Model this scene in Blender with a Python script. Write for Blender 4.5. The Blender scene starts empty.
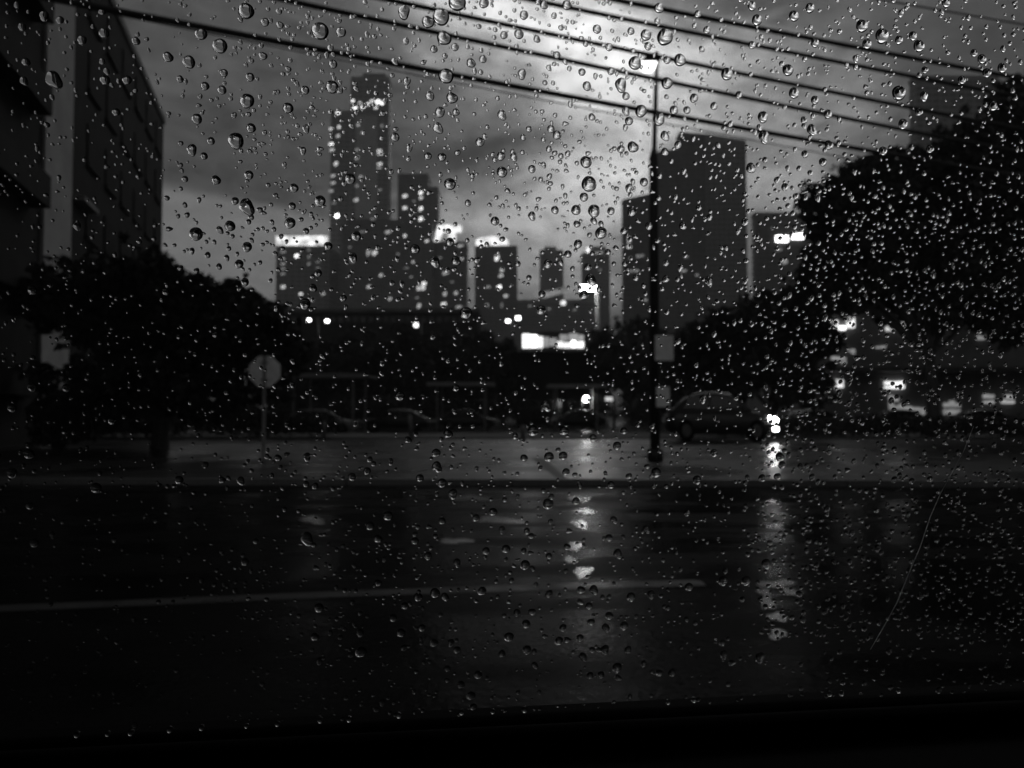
import bpy, math, random
import numpy as np
from mathutils import Vector, Matrix

C = bpy.context.scene
COL = C.collection
R = math.radians
random.seed(7)
rng = np.random.default_rng(11)

# ------------------------------------------------------------------ camera
F = 804.0                       # focal length in pixels of a 1024 px wide frame
CAMZ = 1.35
PITCH = math.atan(27 / F)
cam = bpy.data.cameras.new('camera')
cam.sensor_width = 36.0
cam.lens = F / 1024 * 36.0
cam.clip_start = 0.02
cam.clip_end = 6000
co = bpy.data.objects.new('camera', cam)
COL.objects.link(co)
co.location = (0, 0, CAMZ)
co.rotation_euler = (R(90) + PITCH, 0, 0)
C.camera = co
cam.dof.use_dof = True
cam.dof.focus_distance = 0.385
cam.dof.aperture_fstop = 14.0
cam.dof.aperture_blades = 0


def ray(px, py):
    a, b = (px - 512) / F, (384 - py) / F
    s, c = math.sin(PITCH), math.cos(PITCH)
    return Vector((a, c - b * s, s + b * c))


def at(px, py, Y):
    d = ray(px, py)
    return Vector((0, 0, CAMZ)) + d * (Y / d.y)


def zof(py, Y):
    return at(512, py, Y).z


def xof(px, Y):
    return at(px, 411, Y).x


# ------------------------------------------------------------------ world: heavy evening overcast
w = bpy.data.worlds.new('World')
C.world = w
w.use_nodes = True
nt = w.node_tree
nt.nodes.clear()
N = nt.nodes.new
L = nt.links.new


def M(op, a, b=None, c=None):
    n = N('ShaderNodeMath')
    n.operation = op
    for i, v in enumerate((a, b, c)):
        if v is None:
            continue
        if isinstance(v, (int, float)):
            n.inputs[i].default_value = v
        else:
            L(v, n.inputs[i])
    return n.outputs[0]


out = N('ShaderNodeOutputWorld')
bg = N('ShaderNodeBackground')
L(bg.outputs[0], out.inputs[0])
sky = N('ShaderNodeTexSky')
sky.sky_type = 'NISHITA'
sky.sun_disc = False
sky.sun_elevation = R(14)
sky.sun_rotation = R(8)
sky.dust_density = 3.0
bw = N('ShaderNodeRGBToBW')
L(sky.outputs[0], bw.inputs[0])
tc = N('ShaderNodeTexCoord')
sep = N('ShaderNodeSeparateXYZ')
L(tc.outputs['Generated'], sep.inputs[0])
DX, DY, DZ = sep.outputs
AZ = M('MULTIPLY', M('ARCTAN2', DX, DY), 57.2958)
EL = M('MULTIPLY', M('ARCSINE', DZ), 57.2958)


def noise(scale, detail, rough, stretch=(1, 1, 1), dist=0.0):
    mp = N('ShaderNodeMapping')
    mp.inputs['Scale'].default_value = stretch
    L(tc.outputs['Generated'], mp.inputs[0])
    n = N('ShaderNodeTexNoise')
    n.inputs['Scale'].default_value = scale
    n.inputs['Detail'].default_value = detail
    n.inputs['Roughness'].default_value = rough
    n.inputs['Distortion'].default_value = dist
    L(mp.outputs[0], n.inputs['Vector'])
    return n.outputs[0]


n_big = noise(5.0, 5, 0.55, (1, 1, 2.6), 0.3)
n_fine = noise(17.0, 4, 0.6, (1, 1, 2.2), 0.5)
n_small = noise(42.0, 3, 0.6, (1, 1, 2.0), 0.6)
n_warp = noise(9.0, 4, 0.6, (1, 1, 1.6))
n_warp2 = noise(8.0, 4, 0.6, (1.3, 1, 2.0), 0.2)
AZw = M('ADD', AZ, M('MULTIPLY', M('SUBTRACT', n_warp, 0.5), 9.0))
ELw = M('ADD', EL, M('MULTIPLY', M('SUBTRACT', n_warp2, 0.5), 5.0))


def dirang(px, py):
    d = ray(px, py).normalized()
    return math.degrees(math.atan2(d.x, d.y)), math.degrees(math.asin(d.z))


def blob(px, py, sa, se, tilt, amp):
    """a soft brighter or darker piece of cloud in a given compass direction"""
    a0, e0 = dirang(px, py)
    da, de = M('SUBTRACT', AZw, a0), M('SUBTRACT', ELw, e0)
    ct, st = math.cos(R(tilt)), math.sin(R(tilt))
    u = M('ADD', M('MULTIPLY', da, ct / sa), M('MULTIPLY', de, st / sa))
    v = M('SUBTRACT', M('MULTIPLY', de, ct / se), M('MULTIPLY', da, st / se))
    q = M('ADD', M('MULTIPLY', u, u), M('MULTIPLY', v, v))
    return M('MULTIPLY', M('POWER', 2.71828, M('MULTIPLY', q, -1.0)), amp)


BLOBS = [
    (545, 18, 9.5, 2.3, -16, 1.15), (612, 66, 8.0, 2.6, -14, 0.55), (455, 22, 6.5, 2.2, -14, 0.26),
    (560, 98, 8.0, 3.0, -8, 0.22), (572, 192, 7.5, 4.2, 6, 0.42), (626, 160, 4.5, 3.6, 20, 0.42),
    (425, 178, 8.0, 2.0, 3, -0.04), (505, 235, 10.0, 2.6, 0, 0.24), (800, 155, 5.5, 6.0, 0, 0.38),
    (530, 145, 6.0, 1.5, 8, -0.22), (670, 100, 6.5, 4.0, 0, 0.30), (330, 40, 5.0, 2.0, -8, 0.03),
    (480, 290, 13, 2.2, 0, 0.16), (745, 5, 7, 2.5, -10, -0.04), (960, 30, 6, 4.0, 0, -0.02),
]
HIGH = [(900, -300, 13, 6, 0, 5.0), (420, -300, 24, 9, 0, 0.28)]  # unseen bright sky patches above the view, added so the raindrops glint
lum = 0.080
acc = None
for b in BLOBS:
    t = blob(*b)
    acc = t if acc is None else M('ADD', acc, t)
acc2 = None
for b in HIGH:
    t = blob(*b)
    acc2 = t if acc2 is None else M('ADD', acc2, t)
# a clear lighter layer under the cloud base low on the left
a0, e0 = dirang(200, 192)
base_edge = M('ADD', M('SUBTRACT', EL, e0), M('ADD', M('MULTIPLY', M('SUBTRACT', AZ, a0), 0.13), M('MULTIPLY', M('SUBTRACT', n_fine, 0.5), 1.0)))
sm = N('ShaderNodeMapRange')
sm.interpolation_type = 'SMOOTHSTEP'
L(base_edge, sm.inputs[0])
sm.inputs[1].default_value = 0.45
sm.inputs[2].default_value = -0.55
sm.inputs[3].default_value = 0.0
sm.inputs[4].default_value = 1.0
sm2 = N('ShaderNodeMapRange')
sm2.interpolation_type = 'SMOOTHSTEP'
L(AZ, sm2.inputs[0])
sm2.inputs[1].default_value = -3.0
sm2.inputs[2].default_value = -17.0
fade = M('MAXIMUM', M('SUBTRACT', 1.0, M('MULTIPLY', M('SUBTRACT', e0, EL), 0.055)), 0.35)
low = M('MULTIPLY', M('MULTIPLY', sm.outputs[0], sm2.outputs[0]), M('MULTIPLY', fade, 0.17))
mod = M('MAXIMUM', M('ADD', -1.15, M('ADD', M('MULTIPLY', n_big, 1.9), M('ADD', M('MULTIPLY', n_fine, 1.7), M('MULTIPLY', n_small, 0.7)))), 0.25)
cl = M('ADD', M('MULTIPLY', M('MAXIMUM', M('ADD', acc, lum), 0.025), mod), low)
dome = N('ShaderNodeMapRange')          # overhead sky out of view, dimmed so it lights the ground less
dome.interpolation_type = 'SMOOTHSTEP'
L(EL, dome.inputs[0])
for i_, v_ in enumerate((26.0, 44.0, 1.0, 0.35)):
    dome.inputs[i_ + 1].default_value = v_
rear = N('ShaderNodeMapRange')          # unseen sky behind us, dimmed a little to darken the road
rear.interpolation_type = 'SMOOTHSTEP'
L(M('ABSOLUTE', AZ), rear.inputs[0])
for i_, v_ in enumerate((60.0, 110.0, 1.0, 0.9)):
    rear.inputs[i_ + 1].default_value = v_
cl = M('MULTIPLY', cl, rear.outputs[0])
cl = M('ADD', M('MULTIPLY', cl, dome.outputs[0]), acc2)
cl = M('ADD', cl, M('MULTIPLY', M('MINIMUM', bw.outputs[0], 1.0), 0.010))
rgb = N('ShaderNodeCombineColor')
for i in range(3):
    L(cl, rgb.inputs[i])
L(rgb.outputs[0], bg.inputs[0])
bg.inputs[1].default_value = 1.0

sun = bpy.data.lights.new('sun', 'SUN')
sun.energy = 0.05               # dusk under thick cloud: hardly any sun left
sun.angle = R(25)
so = bpy.data.objects.new('sun', sun)
COL.objects.link(so)
so.rotation_euler = (R(76), 0, R(-8))
so.rotation_euler = Vector((math.sin(R(8)) * math.cos(R(14)), math.cos(R(8)) * math.cos(R(14)), math.sin(R(14)))).to_track_quat('Z', 'Y').to_euler()

C.view_settings.view_transform = 'Standard'
C.view_settings.look = 'None'
C.view_settings.exposure = 0.0
C.view_settings.gamma = 1.0
cy = C.cycles
cy.max_bounces = 8
cy.transmission_bounces = 8
cy.transparent_max_bounces = 12
cy.caustics_reflective = False
cy.caustics_refractive = False
cy.sample_clamp_indirect = 4.0
cy.use_denoising = True

# ------------------------------------------------------------------ materials (the photograph is black and white)


def mat(name, val, rough=0.8, metal=0.0, var=0.25, scale=3.0, spec=0.5, bump=0.0, rvar=0.0, stretch=(1, 1, 1)):
    m = bpy.data.materials.new(name)
    m.use_nodes = True
    t = m.node_tree
    p = t.nodes['Principled BSDF']
    p.inputs['Roughness'].default_value = rough
    p.inputs['Metallic'].default_value = metal
    p.inputs['Specular IOR Level'].default_value = spec
    c = t.nodes.new('ShaderNodeTexCoord')
    mp = t.nodes.new('ShaderNodeMapping')
    mp.inputs['Scale'].default_value = stretch
    t.links.new(c.outputs['Object'], mp.inputs[0])
    n = t.nodes.new('ShaderNodeTexNoise')
    n.inputs['Scale'].default_value = scale
    n.inputs['Detail'].default_value = 6
    t.links.new(mp.outputs[0], n.inputs['Vector'])
    r = t.nodes.new('ShaderNodeMapRange')
    r.inputs[1].default_value = 0.3
    r.inputs[2].default_value = 0.7
    r.inputs[3].default_value = val * (1 - var)
    r.inputs[4].default_value = val * (1 + var)
    t.links.new(n.outputs[0], r.inputs[0])
    t.links.new(r.outputs[0], p.inputs['Base Color'])
    if rvar:
        r2 = t.nodes.new('ShaderNodeMapRange')
        r2.inputs[1].default_value = 0.35
        r2.inputs[2].default_value = 0.65
        r2.inputs[3].default_value = max(0.02, rough - rvar)
        r2.inputs[4].default_value = min(1, rough + rvar)
        t.links.new(n.outputs[0], r2.inputs[0])
        t.links.new(r2.outputs[0], p.inputs['Roughness'])
    if bump:
        n2 = t.nodes.new('ShaderNodeTexNoise')
        n2.inputs['Scale'].default_value = scale * 14
        n2.inputs['Detail'].default_value = 3
        t.links.new(c.outputs['Object'], n2.inputs['Vector'])
        bp = t.nodes.new('ShaderNodeBump')
        bp.inputs['Strength'].default_value = bump
        bp.inputs['Distance'].default_value = 0.01
        t.links.new(n2.outputs[0], bp.inputs['Height'])
        t.links.new(bp.outputs[0], p.inputs['Normal'])
    return m


def glow(name, strength):
    m = bpy.data.materials.new(name)
    m.use_nodes = True
    t = m.node_tree
    t.nodes.clear()
    e = t.nodes.new('ShaderNodeEmission')
    o = t.nodes.new('ShaderNodeOutputMaterial')
    e.inputs['Color'].default_value = (1, 1, 1, 1)
    c = t.nodes.new('ShaderNodeTexCoord')
    n = t.nodes.new('ShaderNodeTexNoise')
    n.inputs['Scale'].default_value = 0.22
    n.inputs['Detail'].default_value = 4
    t.links.new(c.outputs['Object'], n.inputs['Vector'])
    r = t.nodes.new('ShaderNodeMapRange')
    r.inputs[1].default_value = 0.3
    r.inputs[2].default_value = 0.7
    r.inputs[3].default_value = strength * 0.35
    r.inputs[4].default_value = strength * 1.4
    t.links.new(n.outputs[0], r.inputs[0])
    t.links.new(r.outputs[0], e.inputs['Strength'])
    t.links.new(e.outputs[0], o.inputs['Surface'])
    return m


MT = dict(
    concrete=mat('concrete', 0.20, 0.8, scale=0.5, var=0.3),
    concrete_pale=mat('concrete_pale', 0.34, 0.8, scale=0.6, var=0.25),
    concrete_dark=mat('concrete_dark', 0.09, 0.8, scale=0.5, var=0.3),
    facade_glass=mat('facade_glass', 0.05, 0.25, scale=0.4, var=0.4, rvar=0.1),
    dark_glass=mat('dark_glass', 0.02, 0.12, scale=1, var=0.2),
    brick_dark=mat('brick_dark', 0.014, 0.85, scale=1.2, var=0.3, spec=0.1),
    metal_dark=mat('metal_dark', 0.03, 0.5, 0.3, scale=4),
    metal_grey=mat('metal_grey', 0.22, 0.55, 0.2, scale=4),
    sign_back=mat('sign_back', 0.82, 0.6, 0.0, scale=5, var=0.15),
    cable=mat('cable', 0.02, 0.7, scale=6),
    bark=mat('bark', 0.06, 0.9, scale=6, var=0.4, bump=0.4),
    leaf=mat('leaf', 0.042, 0.75, scale=1.5, var=0.35, spec=0.2),
    leaf_far=mat('leaf_far', 0.045, 0.8, scale=0.7, var=0.35, spec=0.15),
    car_paint=mat('car_paint', 0.025, 0.35, 0.1, scale=3, var=0.15),
    car_paint_pale=mat('car_paint_pale', 0.35, 0.3, 0.1, scale=3, var=0.1),
    old_glass=mat('old_glass', 0.012, 0.7, scale=1, var=0.3, spec=0.03),
    plaster_pale=mat('plaster_pale', 0.36, 0.85, scale=0.6, var=0.2),
    brick_pale=mat('brick_pale', 0.018, 0.85, scale=1.2, var=0.3, spec=0.1),
    concrete_mid=mat('concrete_mid', 0.18, 0.8, scale=0.5, var=0.3),
    rubber=mat('rubber', 0.006, 0.95, scale=8, spec=0.03),
    alloy=mat('alloy', 0.10, 0.35, 0.8, scale=8),
    plastic_black=mat('plastic_black', 0.006, 0.8, scale=30, var=0.3, spec=0.05),
    headliner=mat('headliner', 0.02, 0.9, scale=30, spec=0.1),
    lens_dull=mat('lens_dull', 0.4, 0.2, scale=10),
)
EM = {'0.8': .75, '1.8': 1.6, '4': 3.6, '150': 60, '60': 40}
G = {k: glow('glow_' + k.replace('.', '_'), EM.get(k, float(k))) for k in ('0.35', '0.8', '1.8', '4', '9', '25', '60', '150')}


def water_mat():
    m = bpy.data.materials.new('rain_water')
    m.use_nodes = True
    t = m.node_tree
    t.nodes.clear()
    g = t.nodes.new('ShaderNodeBsdfGlass')
    o = t.nodes.new('ShaderNodeOutputMaterial')
    g.inputs['IOR'].default_value = 1.333
    g.inputs['Roughness'].default_value = 0.0
    g.inputs['Color'].default_value = (1, 1, 1, 1)
    t.links.new(g.outputs[0], o.inputs['Surface'])
    return m


def clear_mat():
    m = bpy.data.materials.new('clear_window_glass')
    m.use_nodes = True
    t = m.node_tree
    t.nodes.clear()
    g = t.nodes.new('ShaderNodeBsdfTransparent')
    o = t.nodes.new('ShaderNodeOutputMaterial')
    g.inputs['Color'].default_value = (0.97, 0.97, 0.97, 1)
    t.links.new(g.outputs[0], o.inputs['Surface'])
    return m


m_ = MT['scratch'] = mat('scratch', 0.9, 0.8, scale=30, var=0.05)
m_.node_tree.nodes['Principled BSDF'].inputs['Transmission Weight'].default_value = 0.8
MT['water'] = water_mat()
MT['clear'] = clear_mat()


def wet_ground(name, val, rough, rvar, scale, bump, spec=0.4, stretch=(1, 1, 1)):
    """rain-wet paving: grain, wear patches, patches of standing water that are smoother, small ripples"""
    m = bpy.data.materials.new(name)
    m.use_nodes = True
    t = m.node_tree
    p = t.nodes['Principled BSDF']
    c = t.nodes.new('ShaderNodeTexCoord')
    mp = t.nodes.new('ShaderNodeMapping')
    mp.inputs['Scale'].default_value = stretch
    t.links.new(c.outputs['Object'], mp.inputs[0])

    def ns(s, d, src):
        n = t.nodes.new('ShaderNodeTexNoise')
        n.inputs['Scale'].default_value = s
        n.inputs['Detail'].default_value = d
        t.links.new(src, n.inputs['Vector'])
        return n.outputs[0]

    def rng_(src, a, b, lo, hi):
        r = t.nodes.new('ShaderNodeMapRange')
        for i, v in enumerate((a, b, lo, hi)):
            r.inputs[i + 1].default_value = v
        t.links.new(src, r.inputs[0])
        return r.outputs[0]
    big = ns(scale, 5, mp.outputs[0])
    grain = ns(scale * 60, 3, c.outputs['Object'])
    mul = t.nodes.new('ShaderNodeMath')
    mul.operation = 'MULTIPLY'
    t.links.new(rng_(big, 0.3, 0.7, val * 0.7, val * 1.3), mul.inputs[0])
    t.links.new(rng_(grain, 0.3, 0.7, 0.6, 1.4), mul.inputs[1])
    t.links.new(mul.outputs[0], p.inputs['Base Color'])
    t.links.new(rng_(big, 0.38, 0.62, max(rough - rvar, 0.03), rough + rvar), p.inputs['Roughness'])
    bp = t.nodes.new('ShaderNodeBump')
    bp.inputs['Strength'].default_value = bump
    bp.inputs['Distance'].default_value = 0.012
    t.links.new(ns(scale * 26, 3, c.outputs['Object']), bp.inputs['Height'])
    t.links.new(bp.outputs[0], p.inputs['Normal'])
    p.inputs['Specular IOR Level'].default_value = spec
    return m


MT['road'] = wet_ground('wet_asphalt', 0.009, 0.24, 0.18, 0.75, 0.4, 0.004, stretch=(0.6, 1.5, 1))
MT['paving'] = wet_ground('wet_paving', 0.022, 0.32, 0.10, 0.45, 0.6, 0.08)
MT['kerb'] = wet_ground('wet_kerb', 0.10, 0.5, 0.1, 0.8, 0.3, 0.15)
MT['paint'] = wet_ground('worn_paint', 0.045, 0.4, 0.15, 2.2, 0.2, 0.05)
MT['soil'] = mat('soil', 0.04, 0.9, scale=0.2, var=0.3)
MT['verge'] = mat('verge', 0.04, 0.9, scale=1.2, var=0.4)
MT['tar'] = mat('tar', 0.012, 0.7, scale=4)

# ------------------------------------------------------------------ mesh helper


class MB:
    def __init__(self):
        self.v, self.f, self.m = [], [], []

    def add(self, vs, fs, mi=0):
        o = len(self.v)
        self.v += [tuple(p) for p in vs]
        self.f += [tuple(i + o for i in q) for q in fs]
        self.m += [mi] * len(fs)
        return self

    def hexa(self, p, mi=0):
        """8 corners: bottom loop (ccw from above), top loop"""
        return self.add(p, [(3, 2, 1, 0), (4, 5, 6, 7), (0, 1, 5, 4), (1, 2, 6, 5), (2, 3, 7, 6), (3, 0, 4, 7)], mi)

    def box(self, x0, x1, y0, y1, z0, z1, mi=0, z1r=None):
        zr = z1 if z1r is None else z1r
        return self.hexa([(x0, y0, z0), (x1, y0, z0), (x1, y1, z0), (x0, y1, z0),
                          (x0, y0, z1), (x1, y0, zr), (x1, y1, zr), (x0, y1, z1)], mi)

    def tube(self, pts, rad, n=8, mi=0, cap=True):
        pts = [Vector(p) for p in pts]
        rad = rad if isinstance(rad, (list, tuple)) else [rad] * len(pts)
        o = len(self.v)
        for i, p in enumerate(pts):
            d = (pts[min(i + 1, len(pts) - 1)] - pts[max(i - 1, 0)]).normalized()
            a = d.cross(Vector((0, 0, 1)) if abs(d.z) < 0.9 else Vector((1, 0, 0))).normalized()
            b = d.cross(a)
            for k in range(n):
                t = 2 * math.pi * k / n
                self.v.append(tuple(p + (a * math.cos(t) + b * math.sin(t)) * rad[i]))
        for i in range(len(pts) - 1):
            for k in range(n):
                k2 = (k + 1) % n
                self.f.append((o + i * n + k, o + i * n + k2, o + (i + 1) * n + k2, o + (i + 1) * n + k))
                self.m.append(mi)
        if cap:
            self.f.append(tuple(o + k for k in range(n - 1, -1, -1)))
            self.m.append(mi)
            e = o + (len(pts) - 1) * n
            self.f.append(tuple(e + k for k in range(n)))
            self.m.append(mi)
        return self

    def build(self, name, mats, parent=None, smooth=False, loc=None):
        me = bpy.data.meshes.new(name)
        me.from_pydata(self.v, [], self.f)
        mats = mats if isinstance(mats, (list, tuple)) else [mats]
        for k in mats:
            me.materials.append(k)
        if len(mats) > 1:
            me.polygons.foreach_set('material_index', self.m)
        if smooth:
            me.polygons.foreach_set('use_smooth', [True] * len(me.polygons))
        me.update()
        o = bpy.data.objects.new(name, me)
        COL.objects.link(o)
        if parent is not None:
            o.parent = parent
        if loc is not None:
            o.location = loc
        return o


def tag(o, label, cat, group=None):
    o['label'] = label
    o['category'] = cat
    if group:
        o['group'] = group
    return o


def thing(name, label, cat, loc=(0, 0, 0), rz=0.0, group=None):
    o = bpy.data.objects.new(name, None)
    o.empty_display_size = 0.3
    COL.objects.link(o)
    o.location = loc
    o.rotation_euler = (0, 0, rz)
    return tag(o, label, cat, group)


def struct(o, kind='structure'):
    o['kind'] = kind
    return o


def kids(o):
    return list(o.children)


def copy_tree(o, parent=None):
    c = o.copy()
    COL.objects.link(c)
    if parent is not None:
        c.parent = parent
    for k in kids(o):
        copy_tree(k, c)
    return c


# ------------------------------------------------------------------ ground, road, pavement
me = MB().add([(-1500, -300, -0.02), (1500, -300, -0.02), (1500, 1500, -0.02), (-1500, 1500, -0.02)], [(0, 1, 2, 3)])
struct(me.build('ground', MT['soil']))
# road in front of the car; its far edge runs almost square to the view
KL, KR = Vector((-90, 20.6, 0)), Vector((90, 9.6, 0))
KDIR = (KR - KL).normalized()


def kerb_y(x):
    return 14.55 - 0.03 * x


me = MB().add([(-90, -14, 0), (90, -14, 0), (90, kerb_y(90), 0), (-90, kerb_y(-90), 0)], [(0, 1, 2, 3)])
struct(me.build('road', MT['road']))
me = MB()
n = 60
for i in range(n):          # kerb stones of about three metres in one run
    x0, x1 = -90 + 180 * i / n, -90 + 180 * (i + 1) / n - 0.02
    me.hexa([(x0, kerb_y(x0), -0.01), (x1, kerb_y(x1), -0.01), (x1, kerb_y(x1) + 0.16, -0.01), (x0, kerb_y(x0) + 0.16, -0.01),
             (x0, kerb_y(x0) + 0.02, 0.118), (x1, kerb_y(x1) + 0.02, 0.118), (x1, kerb_y(x1) + 0.16, 0.12), (x0, kerb_y(x0) + 0.16, 0.12)])
struct(me.build('kerb', MT['kerb']))
me = MB().add([(-90, kerb_y(-90) + 0.162, 0.115), (90, kerb_y(90) + 0.162, 0.115), (90, 35.5, 0.115), (-90, 35.5, 0.115)], [(0, 1, 2, 3)])
struct(me.build('pavement', MT['paving']))
me = MB().box(-120, 120, 35.5, 43, -0.05, 0.17)
struct(me.build('verge', MT['verge']))
me = MB().add([(-160, 43, 0.004), (160, 43, 0.004), (160, 100, 0.004), (-160, 100, 0.004)], [(0, 1, 2, 3)])
struct(me.build('parking_lot', MT['road']))
# worn edge line along the near lane
pts = [(-14, 3.55), (-3.55, 5.52), (-1.2, 5.98), (0.9, 6.30), (1.5, 6.36)]
me = MB()
for (xa, ya), (xb, yb) in zip(pts, pts[1:]):
    me.add([(xa, ya - 0.1, 0.004), (xb, yb - 0.1, 0.004), (xb, yb + 0.1, 0.004), (xa, ya + 0.1, 0.004)], [(0, 1, 2, 3)])
struct(me.build('road_marking', MT['paint']))
me = MB()
for a, b, wd in (((537, 458), (563, 479), 0.16),):
    pa, pb = at(a[0], a[1], 1), at(b[0], b[1], 1)

    def gp(px, py):
        d = ray(px, py)
        t = (0.119 - CAMZ) / d.z
        return Vector((0, 0, CAMZ)) + d * t
    pa, pb = gp(*a), gp(*b)
    me.add([pa + Vector((-wd, 0, 0)), pb + Vector((-wd * .6, 0, 0)), pb + Vector((wd * .6, 0, 0)), pa + Vector((wd, 0, 0))], [(0, 1, 2, 3)])
struct(me.build('road_tar_seam', MT['tar']))

# standing water in the dips of the road
MT['puddle'] = wet_ground('puddle_water', 0.008, 0.09, 0.04, 0.9, 0.30, 0.42)


def gnd(px, py, z=0.006):
    d = ray(px, py)
    return Vector((0, 0, CAMZ)) + d * ((z - CAMZ) / d.z)


for px, py, rx, ry in [(580, 499, 9, 2.5), (584, 511, 9, 3), (580, 524, 8, 4), (576, 546, 9, 3.5), (583, 572, 10, 4.5), (571, 560, 6, 3), (776, 584, 17, 4), (768, 603, 8, 6), (777, 617, 9, 4.5), (778, 634, 10, 4.5), (792, 592, 10, 3.5), (764, 592, 8, 3),
                       (470, 498, 18, 3), (497, 520, 20, 3.5), (455, 541, 14, 3), (312, 520, 12, 4)]:
    vs = []
    ph = rng.uniform(0, 6.28, 4)
    for k in range(40):
        a = 2 * math.pi * k / 40
        q = 1 + .22 * math.sin(2 * a + ph[0]) + .17 * math.sin(3 * a + ph[1]) + .12 * math.sin(5 * a + ph[2]) + .07 * math.sin(9 * a + ph[3])
        vs.append(gnd(px + rx * q * math.cos(a), py + ry * q * math.sin(a)))
    struct(MB().add(vs, [tuple(range(39, -1, -1))]).build('puddle', MT['puddle']))

# ------------------------------------------------------------------ haze: rain in the air
me = MB().box(-1000, 1000, -120, 1050, -1.2, 420)
hz = struct(me.build('haze', []), 'stuff')
hm = bpy.data.materials.new('rain_haze')
hm.use_nodes = True
t = hm.node_tree
t.nodes.clear()
pv = t.nodes.new('ShaderNodeVolumePrincipled')
pv.inputs['Color'].default_value = (0.9, 0.9, 0.9, 1)
pv.inputs['Density'].default_value = 0.00052
ho = t.nodes.new('ShaderNodeOutputMaterial')
t.links.new(pv.outputs[0], ho.inputs['Volume'])
hz.data.materials.append(hm)

# ------------------------------------------------------------------ far towers


def block(mb, px0, px1, pyt, Y, dep, pyr=None, floor=3.8, bay=5.0, base=0.0, fins=True):
    """a tower volume whose front stands at distance Y: glass core with floor bands and vertical fins round it"""
    dep *= 1.4
    x0, x1 = xof(px0, Y), xof(px1, Y)
    zt = zof(pyt, Y)
    zr = zt if pyr is None else zof(pyr, Y)
    zm = min(zt, zr)
    mb.box(x0 + .3, x1 - .3, Y + .3, Y + dep - .3, base, zt - 0.5, 1, zr - 0.5)
    k = base + floor
    while k < zm - 1:
        mb.box(x0, x1, Y, Y + dep, k, k + floor * 0.34, 0)
        k += floor
    mb.box(x0 - .25, x1 + .25, Y - .25, Y + dep + .25, zm - 1.6, zt + .3, 0, zr + .3)
    if fins:
        nb = max(2, round((x1 - x0) / bay))
        for i in range(nb + 1):
            xx = x0 + (x1 - x0) * i / nb
            mb.box(xx - .35, xx + .35, Y - .2, Y + .5, base, zm - 1.6, 0)
    return x0, x1, zt


def lit(parent, Y, pts, name='lit_window'):
    """lit windows: shallow glazed boxes just proud of the front at Y"""
    for px, py, wpx, hpx, g in pts:
        p = at(px, py, Y)
        a, b = wpx / F * Y / 2 * .8, hpx / F * Y / 2 * .8
        m = MB()                      # a lit room: unequal panes left and right of a mullion, blinds partly down
        cut, drop = rng.uniform(-.4, .4), rng.uniform(0, .45)
        m.box(p.x - a, p.x + a * (cut - .08), Y - .45, Y + .1, p.z - b, p.z + b * (1 - drop))
        m.box(p.x + a * (cut + .08), p.x + a, Y - .45, Y + .1, p.z - b * rng.uniform(.3, 1), p.z + b)
        m.build(name, G[g], parent)


def crown_strip(parent, px0, px1, py0, py1, Y, g, name='lit_crown'):
    a, b = at(px0, py0, Y), at(px1, py1, Y)
    MB().box(a.x, b.x, Y - .6, Y + 2.5, b.z, a.z).build(name, G[g], parent)


GT = 'far towers of the skyline'
CM = [MT['concrete'], MT['facade_glass']]
CD = [MT['concrete_dark'], MT['facade_glass']]
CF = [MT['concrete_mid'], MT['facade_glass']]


def tower(label, cat='tower', name='tower'):
    return thing(name, label, cat, group=GT)


# a  low lit-topped block
Y = 640
t = tower('short wide block with a glowing white strip along its roof, beside the tallest tower')
m = MB(); block(m, 275, 328, 246, Y, 24); m.build('wall', CM, t)
crown_strip(t, 276, 327, 236, 245.5, Y, '1.8', 'lit_roof_strip')
lit(t, Y, [(297, 256, 5, 4, '4'), (283, 252, 6, 2, '0.8'), (283, 259, 5, 1.6, '0.8'), (283, 264, 5, 1.6, '0.8'), (283, 269, 5, 1.6, '0.8'), (283, 274, 5, 1.6, '0.8'),
           (309, 250, 3, 4, '0.35'), (309, 257, 3, 4, '0.35'), (309, 264, 3, 4, '0.35'), (318, 262, 5, 1.5, '0.35'), (318, 268, 5, 1.5, '0.35'), (283, 287, 5, 4, '1.8'), (301, 294, 4, 3, '1.8'), (323, 294, 4, 3, '1.8'), (312, 300, 4, 2, '0.8')])
# b  tallest tower
Y = 672
t = tower('tallest tower, slab with lit top row and a lower lit wing along its side')
m = MB(); block(m, 349, 387, 77, Y, 13, floor=4.2); m.build('wall', CM, t)
m = MB(); block(m, 329, 348.5, 111, Y + 3, 10, floor=4.2); m.build('side_wing', CM, t)
m = MB().box(xof(354, Y), xof(376, Y), Y - .9, Y - .3, zof(219, Y), zof(116, Y)); m.build('facade_panel', MT['plaster_pale'], t)
m = MB().box(xof(360, Y), xof(383, Y), Y + 3, Y + 11, zof(76.5, Y), zof(72, Y)); m.build('plant_room', MT['concrete_dark'], t)
lit(t, Y, [(353, 101, 3, 3, '4'), (355, 108, 5, 3, '4'), (360, 103, 3, 3, '1.8'), (363, 107, 4, 3, '4'), (368, 104, 4, 3, '1.8'), (372, 101, 4, 3, '1.8'), (378, 102, 5, 5, '4'), (376, 108, 4, 3, '1.8'), (382, 103, 4, 4, '4'),
           (382, 126, 3, 3, '0.35'), (379, 151, 7, 3, '1.8'), (380, 154, 6, 2, '1.8'), (379, 164, 7, 3, '1.8'), (379, 168, 6, 2, '0.8'), (380, 190, 4, 2, '0.35'), (373, 219, 6, 3, '0.8')])
lit(t, Y - .9, [(358, 125, 3, 3, '0.8'), (362, 133, 3, 3, '0.8'), (357, 150, 4, 4, '0.35'), (357, 158, 4, 4, '0.8'), (361, 177, 4, 3, '0.8'), (356, 200, 5, 4, '0.8'), (357, 186, 3, 3, '0.35')])
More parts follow.
